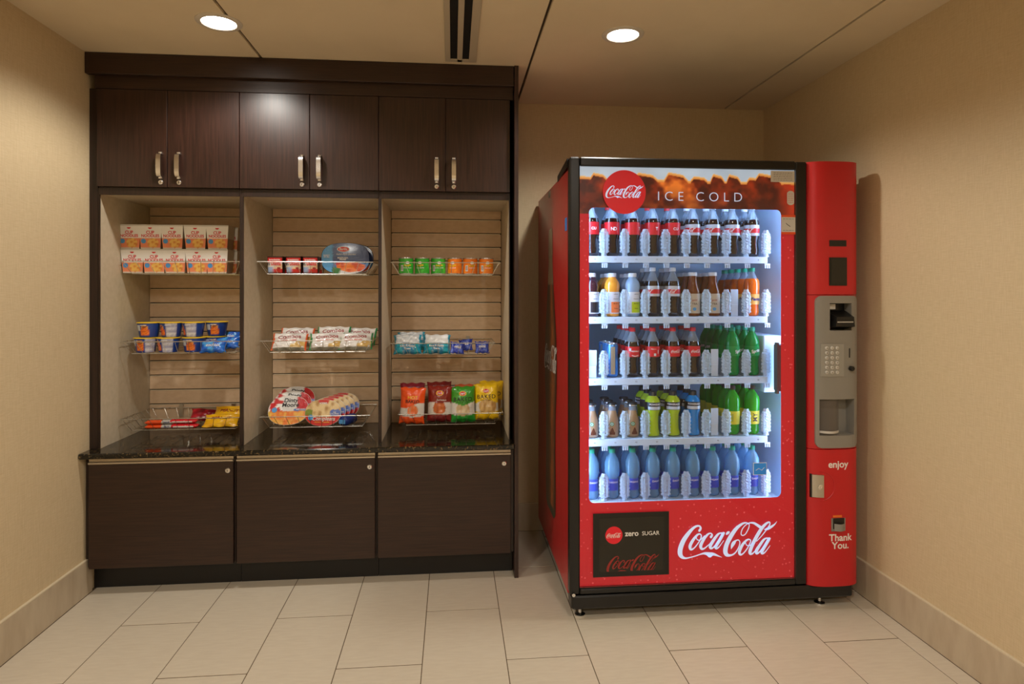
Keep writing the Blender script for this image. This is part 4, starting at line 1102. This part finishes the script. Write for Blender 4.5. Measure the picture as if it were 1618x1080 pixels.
# grey bezel with rounded corners, made as strips around the recesses
def roundfill(name, x0, x1, z0, z1, r, off, th, mat, holes, nx=40, nz=64, parent=vm):
    m = MB(); xs_ = sorted(set([x0+(x1-x0)*i/nx for i in range(nx+1)]+[h for H in holes for h in H[:2]]))
    zs_ = sorted(set([z0+(z1-z0)*i/nz for i in range(nz+1)]+[h for H in holes for h in H[2:4]]))
    def cz(x, z):    # clamp to rounded corner
        for xc, sx in ((x0+r, -1), (x1-r, 1)):
            for zc, sz in ((z0+r, -1), (z1-r, 1)):
                dx, dz = (x-xc)*sx, (z-zc)*sz
                if dx > 0 and dz > 0:
                    k = max(dx, dz)/math.hypot(dx, dz); return xc+dx*sx*k, zc+dz*sz*k
        return x, z
    vs = []; n = len(xs_)
    for z in zs_:
        for x in xs_: X, Z = cz(x, z); vs.append(P3(X, colY(X)-off, Z))
    N = len(vs)
    vs += [(a, b_+th, c) for a, b_, c in vs]
    keep = set()
    for j in range(len(zs_)-1):
        for i in range(n-1):
            cx_, cz_ = (xs_[i]+xs_[i+1])/2, (zs_[j]+zs_[j+1])/2
            if not any(H[0] < cx_ < H[1] and H[2] < cz_ < H[3] for H in holes): keep.add((i, j))
    fs = []
    for (i, j) in keep:
        a, b_, c, d = j*n+i, j*n+i+1, (j+1)*n+i+1, (j+1)*n+i
        fs.append((a, b_, c, d)); fs.append((a+N, d+N, c+N, b_+N))
        for (di, dj, p, q) in ((-1, 0, d, a), (1, 0, b_, c), (0, -1, a, b_), (0, 1, c, d)):
            if (i+di, j+dj) not in keep: fs.append((q, p, p+N, q+N))
    m.add(vs, fs); return m.build(name, M[mat], parent, smooth=30)
H1 = (1.584, 1.685, 1.178, 1.294); H2 = (1.541, 1.700, .735, .888)
gb = roundfill('grey_bezel', BVX0, BVX1, BVZ0, BVZ1, .026, .004, .03, 'mgrey', [H1, H2])
roundfill('middle_column_panel', KX0, KX1, .6775, 1.3285, .0005, -.004, .03, 'mred', [(H1[0]-.004, H1[1]+.004, H1[2]-.004, H1[3]+.004), (H2[0]-.004, H2[1]+.004, H2[2]-.004, H2[3]+.004)])
# recess boxes behind the bezel
for H, dp, nm in ((H1, .05, 'note_reader_recess'), (H2, .062, 'change_tray_recess')):
    m = MB(); yb_ = colY(1.62)+dp; e_ = .0012
    yl, yr = colY(H[0])-.002, colY(H[1])-.002
    bx(m, (H[0]-.004, yl, H[2]-.004), (H[0]+e_, yb_, H[3]+.004)); bx(m, (H[1]-e_, yr, H[2]-.004), (H[1]+.004, yb_, H[3]+.004))
    bx(m, (H[0]-.004, max(yl, yr)+.004, H[3]-e_), (H[1]+.004, yb_, H[3]+.004)); bx(m, (H[0]-.004, max(yl, yr)+.004, H[2]-.004), (H[1]+.004, yb_, H[2]+e_)); m.build(nm, M['mgrey'], gb)
    m = MB(); bx(m, (H[0]-.004, yb_, H[2]-.004), (H[1]+.004, yb_+.003, H[3]+.004)); m.build('recess_back', M['mblack' if H is H1 else 'mgrey'], gb)
# note reader snout
m = MB(); yy = colY(1.635)
m.add([P3(1.590, yy+.045, 1.182), P3(1.684, yy+.045, 1.182), P3(1.684, yy-.022, 1.196), P3(1.600, yy-.022, 1.196), P3(1.590, yy+.045, 1.262), P3(1.684, yy+.045, 1.262), P3(1.680, yy-.022, 1.236), P3(1.604, yy-.022, 1.236)],
      [(0,1,2,3),(4,7,6,5),(0,3,7,4),(1,5,6,2),(3,2,6,7),(0,4,5,1)])
m.build('note_reader', M['mblack'], gb)
m = MB(); bx(m, (1.606, yy-.0235, 1.213), (1.676, yy-.021, 1.217)); m.build('note_slot', M['keyw'], gb)
m = MB(); bx(m, (1.596, yy+.02, 1.268), (1.624, yy+.024, 1.290)); m.build('reader_label', M['keyw'], gb)
# keypad 3 x 6
kp = colpanel('keypad_plate', 1.545, 1.645, .985, 1.122, 'keyplate', off=.0075, th=.0075, nx=12)
keys = 'A12B34C56D78E90F#*'
for r_ in range(6):
    for c_ in range(3):
        kx = 1.568+.0228*c_; kz = 1.105-.0205*r_
        m = MB(); m.lathe([(.0075, 0), (.0075, .003), (.005, .0045), (0, .0048)], 14)
        kb = m.build('key_button', M['keyw'], kp, smooth=40, loc=P3(kx, colY(kx)-.0075, kz), rot=(PI/2, 0, 0))
        text('key_legend', keys[r_*3+c_], .0085, M['blackp'], kb, lambda x, z: (x, z, .0052), bold=.01)
m = MB(); bx(m, (1.671, colY(1.673)-.006, 1.063), (1.676, colY(1.673)+.004, 1.103), .001); m.build('coin_slot', M['key'], gb)
m = MB(); m.lathe([(.010, 0), (.010, .016), (.008, .019), (0, .019)], 18); m.build('return_knob', M['mblack'], gb, smooth=40, loc=P3(1.678, colY(1.678)-.004, 1.018), rot=(PI/2, 0, 0))
m = MB(); bx(m, (1.678, colY(1.69)-.012, 1.010), (1.696, colY(1.69)-.002, 1.026), .003); m.build('return_lever', M['mblack'], gb)
# clear flap in the big recess
m = MB(); m.grid(lambda u, v: P3(1.545+.088*u, colY(1.6)+.012-.022*math.sin(PI*u), .745+.138*v), 14, 2); m.build('clear_flap', M['smoke'], gb, smooth=True)
m = MB(); m.grid(lambda u, v: P3(1.545+.088*u, colY(1.6)+.011-.022*math.sin(PI*u), .745+.010*v), 14, 1); m.build('flap_lip', M['keyw'], gb)
# reader window and screen on the red panel
colpanel('indicator_window', 1.584, 1.660, 1.534, 1.560, 'bezel', off=.002, th=.004, nx=10)
sr = colpanel('card_reader', 1.583, 1.662, 1.368, 1.487, 'bezel', off=.003, th=.006, nx=10)
colpanel('reader_screen', 1.589, 1.656, 1.376, 1.480, 'screen', off=.0045, th=.002, nx=8, parent=sr)
# lock, coin cup, words
m = MB(); xs_ = [1.545+.062*math.cos(-PI/2+PI*t/16) for t in range(17)]
m.tube([P3(x, colY(x)-.0006, .522-.062*math.cos(PI*t/16)) for t, x in enumerate(xs_)], .0022, 5); m.build('lock_recess_edge', M['mred'], vm, smooth=True)
lk = colpanel('lock_handle', 1.512, 1.556, .476, .570, 'steel', off=.010, th=.012, nx=6)
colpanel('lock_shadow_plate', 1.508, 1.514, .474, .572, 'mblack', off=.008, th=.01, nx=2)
m = MB(); m.lathe([(.011, 0), (.011, .003), (.007, .005), (.003, .005), (.003, .003), (0, .003)], 20); m.build('key_barrel', M['chrome'], lk, smooth=40, loc=P3(1.542, colY(1.542)-.010, .520), rot=(PI/2, 0, 0))
m = MB(); m.grid(lambda u, v: P3(1.590+.060*u, colY(1.620)-.003-.012*math.sin(PI*v)*0, .330+.052*v), 1, 1)
cp = colpanel('coin_cup', 1.592, 1.654, .332, .386, 'mgrey', off=.004, th=.006, nx=8)
colpanel('cup_opening', 1.598, 1.648, .342, .386, 'key', off=.0055, th=.003, nx=8, parent=cp)
m = MB(); m.grid(lambda u, v: P3(1.600+.046*u, colY(1.62)-.010-.010*math.sin(PI*u), .336+.030*v), 10, 1); m.build('cup_lip', M['mgrey'], cp)
colpanel('small_label', 1.600, 1.640, .389, .398, 'orange', off=.001, th=.001, nx=6)
letters('enjoy', .041, M['white'], vm, CW, bold=.022, cx=1.624, cz=.612)
letters('Thank', .041, M['white'], vm, CW, bold=.022, cx=1.634, cz=.302)
letters('You.', .041, M['white'], vm, CW, bold=.022, cx=1.634, cz=.269)

# ---- inside: shelves, lane guards, LED bars, delivery port
SHZ = [1.494, 1.235, .973, .714, .448]
LX = [.6+.0904*i for i in range(9)]
for x in (VX0+.006, VX1-.006):
    m = MB(); bx(m, (x-.0055, 2.578, VZ0+.02), (x+.0055, 2.612, VZ1-.03)); m.build('led_bar', M['led'], vm)
m = MB(); bx(m, (VX0+.04, 2.588, VZ1-.012), (VX1-.04, 2.604, VZ1-.004)); m.build('led_bar', M['led'], vm)
def guard_mesh():
    m = MB()
    def f(u, v):
        wv = .0212*(1-.55*max(0, v-.80)/.2)*(1+.10*math.sin(v*46)*(1 if v < .85 else .3))
        if v < .14: wv *= .55
        s = (2*u-1)
        return (s*wv, -.004*math.cos(s*2.2)+.0016*math.sin(v*60+s*3), .118*v)
    m.grid(f, 6, 26)
    for s in (-1, 1): m.tube([(s*.0125, -.002, .012), (s*.0125, -.002, .104)], .0016, 4)
    m.box((-.0015, 0, 0), (.0015, .10, .075))
    return m.mesh('lane_guard', M['guard'], True)
GM = guard_mesh()
cm_ = MB().box((-.0125, -.003, -.006), (.0125, .003, 0))
for s in (-1, 0, 1): cm_.box((s*.009-.003, -.003, -.020), (s*.009+.003, .003, -.006), .001)
CMm = cm_.mesh('lane_clip', M['tray'])
PM = MB().box((-.016, -.001, .0), (.016, .002, .052), .001).box((-.015, .004, .05), (.019, .006, .118), .001).mesh('lane_pusher', M['tray'])
for si, z in enumerate(SHZ):
    m = MB(); bx(m, (.547, 2.632, z-.028), (1.366, 2.640, z), .001); bx(m, (.547, 2.640, z-.004), (1.366, 3.22, z-.001))
    for lx in LX:
        for q in (-.026, -.013, 0, .013, .026): bx(m, (lx+q-.0012, 2.642, z-.001), (lx+q+.0012, 3.2, z))
    sh = m.build('shelf_tray', M['tray'], vm)
    for k in range(10):
        gx = LX[0]+.0904*(k-.5)
        link('lane_guard', GM, sh, P3(max(gx, .557), 2.648, z))
        if si < 4 and k > 0: link('lane_clip', CMm, sh, P3(gx, 2.640, z-.029))
    for k in range(9): text('lane_number', str((si+1)*10+k), .009, M['key'], sh, lambda x, zz: P3(x, 2.6316, zz), cx=LX[k], cz=z-.014)
m = MB(); bx(m, (1.362, 2.66, .90), (VX1-.001, 3.0, 1.15), .004); m.build('port_housing', M['liner_w'], vm)
m = MB(); bx(m, (1.380, 2.5785, .905), (1.392, 2.60, 1.125), .002); bx(m, (1.392, 2.58, .915), (1.426, 2.63, 1.115), .002); m.build('delivery_port', M['portdark'], vm)

# ------------------------------------------------------------------ drinks
M['cola'] = plain('dark_cola', (30, 16, 12), .08, coat=.6)
M['petclear'] = clear('clear_bottle_plastic', (190, 205, 220), .35, .04, (225, 235, 245))
M['water'] = clear('blue_tinted_water_bottle', (135, 190, 222), .42, .04, (205, 228, 250), bump=.12, bscale=60, spec=.9)
M['sprite'] = clear('green_bottle_plastic', (20, 150, 70), .7, .05, (90, 220, 130))
M['mello'] = clear('lime_green_bottle', (50, 170, 40), .75, .05, (130, 230, 90))
M['tea'] = clear('amber_tea_bottle', (120, 62, 20), .78, .04, (200, 130, 60))
M['fanta'] = plain('orange_soda', (236, 110, 24), .1, coat=.5)
M['vit0'] = plain('dark_purple_drink', (52, 22, 34), .12, coat=.5)
M['vit1'] = plain('orange_drink', (232, 158, 50), .12, coat=.5)
M['vit2'] = clear('pale_blue_drink', (160, 190, 220), .8, .08, (210, 230, 250))
M['frap'] = plain('milky_coffee', (160, 128, 96), .14, coat=.4)
M['pgreen'] = plain('lime_sports_drink', (168, 196, 30), .15, coat=.5)
M['pblue'] = plain('bright_blue_sports_drink', (16, 128, 206), .15, coat=.5)
M['capred'] = plain('red_cap', (206, 30, 40), .4); M['capwhite'] = plain('white_cap', (220, 226, 232), .4)
M['capgreen'] = plain('teal_cap', (10, 150, 112), .4); M['capblack'] = plain('black_cap', (26, 26, 28), .4)
M['capbrown'] = plain('brown_cap', (66, 44, 40), .4)
M['labred'] = plain('red_label', (206, 30, 38), .35); M['labsilver'] = plain('silver_label', (196, 204, 212), .3, .2)
M['labgreen'] = plain('green_label', (14, 140, 66), .35); M['labyellow'] = plain('yellow_label', (222, 214, 60), .4)
M['labwhite'] = plain('white_label', (214, 218, 224), .4); M['labcream'] = plain('cream_label', (190, 178, 156), .5)
M['lablime'] = plain('lime_label', (186, 208, 20), .4); M['laborange'] = plain('orange_label', (240, 130, 70), .4)
M['labdark'] = plain('dark_label', (30, 30, 36), .35); M['labblue'] = plain('blue_label', (52, 72, 176), .4)
M['canblue'] = plain('blue_silver_can', (70, 130, 190), .25, .6); M['canring'] = plain('can_rim', (190, 200, 210), .25, .9)
def rev(name, prof, mat, parent, n=20, fn=None): m = MB(); m.lathe(prof, n, fn=fn); return m.build(name, mat, parent, smooth=50)
def band(parent, R, z0, z1, mat, name='label', a0=-PI, a1=PI, n=24, R1=None):
    m = MB(); R1 = R1 or R
    m.grid(lambda u, v: ((R+(R1-R)*v)*math.sin(a0+(a1-a0)*u), -(R+(R1-R)*v)*math.cos(a0+(a1-a0)*u), z0+(z1-z0)*v), n, 1); return m.build(name, mat, parent, smooth=True)
def cap(parent, r, z0, z1, mat):
    return rev('cap', [(r*1.04, z0), (r*1.04, z0+.003), (r, z0+.004), (r, z1-.002), (r*.88, z1), (0, z1)], mat, parent, 24, fn=lambda t, z: 1+.02*math.cos(12*t))
petal = lambda t, z: 1-.10*max(0, (.02-z)/.02)*(1-math.cos(5*t))*.5
ORD = ['first', 'second', 'third', 'fourth', 'fifth', 'sixth', 'seventh', 'eighth', 'ninth']
KIND = {}
def mk(kind):
    t = thing(*KINDS[kind][0:1], 'x', KINDS[kind][2]); KINDS[kind][3](t); return t
def cola_body(t, rot=0, label='labred'):
    rev('bottle_body', [(.020, 0), (.027, .003), (.031, .012), (.032, .03), (.029, .052), (.028, .066), (.031, .084), (.0325, .092), (.0325, .142), (.0325, .15), (.0295, .165)], M['cola'], t, 24, petal)
    rev('bottle_neck', [(.0296, .165), (.022, .182), (.0150, .197), (.0125, .206), (.0125, .214)], M['petclear'], t, 20)
    rev('liquid', [(.028, .16), (.0205, .177), (.0185, .181), (0, .181)], M['cola'], t, 16)
def k_coke(t, v=0):
    cola_body(t); cap(t, .0138, .211, .229, M['capred']); lb = band(t, .0330, .094, .142, M['labred'])
    w_ = cyl(.0332, 0, 0)
    if v == 0: script_mesh('script_lettering', M['white'], .046, cyl(.0333, .15, 0), lb, 0, .118)
    if v == 1:
        text('lettering', 'THROWBACK', .0095, M['white'], lb, cyl(.0333, .1), bold=.02, cz=.120, sx=.72)
        m = MB(); m.grid(lambda u, q: cyl(.0334)(.003-.014+.030*u, .100+.0035*q-.004*math.sin(PI*u)), 10, 1); m.build('white_swoosh', M['white'], lb)
        m = MB(); m.grid(lambda u, q: cyl(.0334)(-.022+.008*u, .122+.012*q), 3, 1); m.build('white_patch', M['labwhite'], lb)
    if v == 2:
        for a, b_, c, d in ((-.004, .006, .098, .110), (.014, .018, .108, .126)):
            m = MB(); m.grid(lambda u, q: cyl(.0334)(a+(b_-a)*u, c+(d-c)*q), 3, 1); m.build('white_patch', M['labwhite'], lb)
        text('lettering', 'Share a', .008, M['white'], lb, cyl(.0333, -.2), shear=.3, cz=.130)
def k_diet(t, v=0):
    cola_body(t); cap(t, .0138, .211, .229, M['capwhite']); lb = band(t, .0330, .094, .142, M['labsilver']); band(lb, .0333, .106, .127, M['labred'], 'red_band')
    script_mesh('script_lettering', M['white'], .062, cyl(.0336, .2-.25*v, 0), lb, -.034, .117, first=8, last=13)
def k_red(t, v=0):
    cola_body(t); cap(t, .0138, .211, .229, M['capred']); lb = band(t, .0330, .094, .148, M['labred'])
    if v == 0: text('monogram', 'ND', .020, M['white'], lb, cyl(.0333), bold=.02, cz=.118, space=.7)
    if v == 1: text('monogram', 'T', .018, M['white'], lb, cyl(.0333, .5), bold=.03, cz=.120)
    if v == 2: text('monogram', 'CU', .016, M['white'], lb, cyl(.0333, .1), bold=.02, cz=.120)
def k_vit(t, liq='vit1', lab='laborange'):
    rev('bottle_body', [(.026, 0), (.031, .004), (.0315, .02), (.0315, .10), (.0305, .118), (.031, .122), (.033, .132), (.0335, .144), (.030, .160), (.021, .174), (.0165, .180), (.0165, .184)], M[liq], t, 24)
    cap(t, .0185, .184, .202, M['capwhite']); lb = band(t, .0321, .014, .114, M['labwhite']); band(lb, .0324, .018, .068, M[lab], 'colour_block', -.35, 1.1, 12)
    for k in range(4): text('lettering', ['reboot', 'vitamins', 'B6 B12', 'focus'][k], .008, M['blackp'], lb, cyl(.0326, .3), cz=.104-.022*k, bold=.005)
def k_tea(t, v=0):
    rev('bottle_body', [(.026, 0), (.032, .004), (.0325, .012), (.0325, .110), (.0330, .114), (.0325, .118), (.027, .135), (.0205, .158), (.0180, .180), (.0175, .190)], M['tea'], t, 24)
    rev('liquid', [(.028, .010), (.028, .115), (.022, .135), (.016, .158), (0, .158)], plain('tea_liquid', (110, 52, 18), .2) if 'teal' not in M else M['teal'], t, 16)
    cap(t, .0195, .190, .207, M['capwhite']); lb = band(t, .0330, .014, .106, M['labcream'])
    text('lettering', 'gold', .013, M['darkred'], lb, cyl(.0333, .2), cz=.076, bold=.01)
    text('lettering', 'TEA', .013, M['blackp'], lb, cyl(.0333, .2), cz=.058, bold=.01)
    m = MB(); m.grid(lambda u, q: cyl(.0334)(.008*math.cos(2*PI*u)*q+.006, .034+.008*math.sin(2*PI*u)*q), 16, 1); m.build('blue_spot', M['blue'], lb)
def k_fanta(t, v=0):
    rev('bottle_body', [(.022, 0), (.029, .004), (.031, .02), (.029, .045), (.0295, .06), (.0325, .11), (.0328, .15), (.0310, .168), (.0255, .178)], M['fanta'], t, 24, lambda t_, z: petal(t_, z)+(.02*math.cos(8*t_+z*80) if .11 < z < .16 else 0))
    rev('bottle_neck', [(.0255, .178), (.0175, .194), (.0125, .206), (.0125, .214)], M['petclear'], t, 20); cap(t, .0138, .211, .229, M['capgreen'])
    lb = band(t, .0312, .055, .104, plain('peach_label', (246, 190, 96), .4), R1=.0332)
    text('lettering', 'Fanta', .020, M['navy'], lb, cyl(.0334, .1), cz=.080, bold=.04, shear=.2)
def k_can(t, v=0):
    rev('can_body', [(.021, 0), (.0245, .004), (.0275, .012), (.0275, .143), (.0240, .152)], M['canblue'], t, 24)
    rev('can_top', [(.0240, .152), (.0245, .155), (.0225, .156), (.0220, .153), (0, .153)], M['canring'], t, 24)
    band(t, .0278, .014, .141, M['canring'], 'silver_stripe', -.45, .25, 8)
def k_frap(t, v=0):
    rev('bottle_body', [(.024, 0), (.0285, .004), (.0295, .012), (.030, .055), (.028, .080), (.021, .105), (.0165, .122)], M['frap'], t, 24)
    rev('bottle_neck', [(.0165, .122), (.0160, .134), (.0165, .144)], M['petclear'], t, 20)
    rev('cap', [(.0205, .143), (.0215, .145), (.0215, .150), (.0205, .156), (.0185, .158), (.0175, .1565), (0, .1565)], M['capblack'], t, 24)
    rev('cap_rim', [(.0218, .1435), (.0222, .146), (.0218, .1485)], M['canring'], t, 24)
    for a, b_ in ((.0092, M['green']), (.0060, M['labwhite']), (.0036, M['green'])):
        m = MB(); m.grid(lambda u, q: cyl(.0300+.0003*(.012-a)/.003, .15-.4*v)(a*math.cos(2*PI*u)*q, .063+a*math.sin(2*PI*u)*q), 20, 1); m.build('round_emblem', b_, t)
    m = MB(); m.grid(lambda u, q: cyl(.0302, .4-.6*v)(-.012+.024*u, .014+(.010+.022*math.sin(PI*u)**2)*q), 12, 2); m.build('brown_swirl', plain('chocolate_brown', (92, 48, 34), .4) if 'choc' not in M else M['choc'], t)
def k_power(t, liq='pgreen'):
    rev('bottle_body', [(.023, 0), (.030, .004), (.031, .015), (.0265, .035), (.0255, .075), (.0275, .105), (.0335, .120), (.0340, .128), (.0340, .158), (.0325, .164), (.0250, .178), (.0165, .188), (.0165, .190)], M[liq], t, 24)
    cap(t, .0168, .188, .208, M['capblack']); lb = band(t, .0344, .124, .160, M['labdark'])
    band(lb, .0347, .126, .140, M['labsilver'], 'silver_band', -1.1, .9, 12)
    text('lettering', 'POWERADE', .0115, M['white'], lb, cyl(.0350, -.1), cz=.150, bold=.02, sx=.95)
def k_sprite(t, v=0):
    rev('bottle_body', [(.022, 0), (.029, .004), (.031, .02), (.0285, .05), (.029, .075), (.0325, .092), (.0325, .150), (.031, .165), (.024, .184), (.0145, .202), (.0125, .208), (.0125, .214)], M['sprite'], t, 24, petal)
    rev('liquid', [(.019, .004), (.026, .02), (.025, .06), (.028, .09), (.028, .15), (.022, .176), (0, .176)], plain('green_liquid', (10, 100, 50), .2) if 'gl' not in M else M['gl'], t, 16)
    cap(t, .0138, .211, .229, M['capgreen']); lb = band(t, .0330, .094, .140, M['labgreen'])
    text('lettering', 'Sprite', .021, M['white'], lb, cyl(.0333, .25), cz=.117, bold=.02, shear=.2, ang=.22, sx=.85)
def k_mello(t, v=0):
    rev('bottle_body', [(.022, 0), (.029, .004), (.031, .02), (.030, .05), (.0315, .10), (.0335, .125), (.0335, .160), (.0300, .178), (.0210, .194), (.0130, .206), (.0125, .214)], M['mello'], t, 24, petal)
    rev('liquid', [(.019, .004), (.026, .02), (.027, .10), (.029, .13), (.029, .158), (.024, .18), (0, .18)], plain('lime_liquid', (40, 140, 20), .2) if 'll' not in M else M['ll'], t, 16)
    cap(t, .0138, .211, .229, M['capbrown']); lb = band(t, .0322, .050, .112, M['labyellow'], R1=.0328)
    if v: text('lettering', 'MY', .030, M['blackp'], lb, cyl(.0331, .05), cz=.082, bold=.01, ang=PI/2)
    else: text('lettering', 'mello', .016, M['green'], lb, cyl(.0331, -.4), cz=.082, ang=PI/2)
def k_water(t, v=0):
    rev('bottle_body', [(.022, 0), (.028, .004), (.030, .018), (.0275, .035), (.0270, .075), (.0270, .096), (.0320, .112), (.0330, .125), (.0330, .150), (.0310, .168), (.0230, .190), (.0145, .204), (.0125, .214)], M['water'], t, 24, lambda t_, z: petal(t_, z)*(1+.012*math.sin(z*420)*(1 if .10 < z < .17 else 0)))
    cap(t, .0138, .211, .228, M['capgreen']); lb = band(t, .0276, .040, .094, M['labblue'])
    text('lettering', 'DASANI', .0120, M['white'], lb, cyl(.0280, .1), cz=.078, bold=.01)
for kk, cc in (('teal', (110, 52, 18)), ('choc', (92, 48, 34)), ('gl', (10, 100, 50)), ('ll', (40, 140, 20))): M[kk] = plain('liquid_'+str(len(M)), cc, .2)
# (name, look, category, builder, builder argument)
D = {
 'coke0': ('cola_bottle', 'cola bottle, red script label, red cap,', 'bottle', k_coke, 0), 'coke1': ('cola_bottle', 'cola bottle, red slogan label, red cap,', 'bottle', k_coke, 1),
 'coke2': ('cola_bottle', 'cola bottle, red label with barcode, red cap,', 'bottle', k_coke, 2),
 'diet': ('diet_cola_bottle', 'diet cola bottle, silver and red label,', 'bottle', k_diet, 0), 'diet1': ('diet_cola_bottle', 'diet cola bottle, silver and red label,', 'bottle', k_diet, 1),
 'r0': ('cola_bottle', 'cola bottle, red label with monogram,', 'bottle', k_red, 0), 'r1': ('cola_bottle', 'cola bottle, red team label,', 'bottle', k_red, 1), 'r2': ('cola_bottle', 'cola bottle, plain red label,', 'bottle', k_red, 2),
 'vp': ('vitamin_drink_bottle', 'dark purple vitamin drink, white cap,', 'bottle', lambda t, v: k_vit(t, 'vit0', 'labdark'), 0),
 'vo': ('vitamin_drink_bottle', 'orange vitamin drink, white cap,', 'bottle', lambda t, v: k_vit(t, 'vit1', 'laborange'), 0),
 'vb': ('vitamin_drink_bottle', 'pale blue vitamin drink, lime label,', 'bottle', lambda t, v: k_vit(t, 'vit2', 'lablime'), 0),
 'tea': ('iced_tea_bottle', 'amber iced tea bottle, white cap,', 'bottle', k_tea, 0), 'fanta': ('orange_soda_bottle', 'orange soda bottle, teal cap,', 'bottle', k_fanta, 0),
 'can': ('slim_can', 'slim blue and silver can,', 'can', k_can, 0),
 'frap': ('coffee_drink_bottle', 'milky coffee bottle, black lid,', 'bottle', k_frap, 0), 'frap1': ('coffee_drink_bottle', 'milky coffee bottle, black lid,', 'bottle', k_frap, 1),
 'pg': ('sports_drink_bottle', 'lime green sports drink, black cap,', 'bottle', lambda t, v: k_power(t, 'pgreen'), 0), 'pb': ('sports_drink_bottle', 'bright blue sports drink, black cap,', 'bottle', lambda t, v: k_power(t, 'pblue'), 0),
 'sprite': ('lemon_lime_bottle', 'green lemon-lime soda bottle, teal cap,', 'bottle', k_sprite, 0),
 'mello': ('citrus_soda_bottle', 'lime citrus soda bottle, yellow label,', 'bottle', k_mello, 0), 'mello1': ('citrus_soda_bottle', 'lime citrus soda bottle, yellow label,', 'bottle', k_mello, 1),
 'water': ('water_bottle', 'blue water bottle, teal cap,', 'bottle', k_water, 0)}
ROWS = [['r2', 'r0', 'r1', 'r1', 'r2', 'diet', 'diet', 'diet', 'diet1'],
        ['vp', 'vo', 'vb', 'diet1', 'diet', 'tea', 'tea', None, 'fanta'],
        [None, 'can', 'coke1', 'coke2', 'coke0', 'coke0', None, 'sprite', 'sprite'],
        ['frap', 'frap1', 'frap', 'pg', 'pg', 'pb', None, 'mello', 'mello1'],
        ['water']*9]
GRP = {'bottle': 'bottles in the vending machine', 'can': 'cans in the vending machine'}
RN = ['top', 'second', 'third', 'fourth', 'bottom']
PROTO = {}; DONE = set()
for ri, row in enumerate(ROWS):
    for li, kd in enumerate(row):
        if kd is None:
            for sh in [o for o in vm.children if o.name.startswith('shelf_tray')][ri:ri+1]:
                link('lane_pusher', PM, sh, P3(LX[li], 2.668, SHZ[ri]))
            continue
        nm, look, cat, fn, arg = D[kd]
        depth = 3 if ri else 2
        if li and row[li-1] is None: depth = 5
        if li > 1 and row[li-2] is None: depth = 4
        if kd == 'can': depth = 3
        pitch = .066 if kd == 'can' else .070
        for q in range(depth):
            pos = (LX[li], 2.692+pitch*q, SHZ[ri]+.0005)
            where = 'at front' if q == 0 else f'{ORD[q]} back'
            lab = f'{look} {where}, {ORD[li]} lane from left, {RN[ri]} shelf'
            rz = 0
            if kd not in PROTO:
                t = thing(nm, lab, cat, pos, group=GRP[cat]); fn(t, arg); PROTO[kd] = t
                bpy.context.view_layer.update()
            else:
                t = dup(PROTO[kd], lab, pos, rot=(0, 0, 0 if q == 0 else random.uniform(-2, 2)), group=GRP[cat])
            t.scale = (1, 1, 1 if ri == 0 else .93)
            if q == 0 and kd in ('sprite', 'water', 'pg', 'vo', 'tea', 'diet', 'frap', 'r1'): t.rotation_euler = (0, 0, random.uniform(-.35, .35))
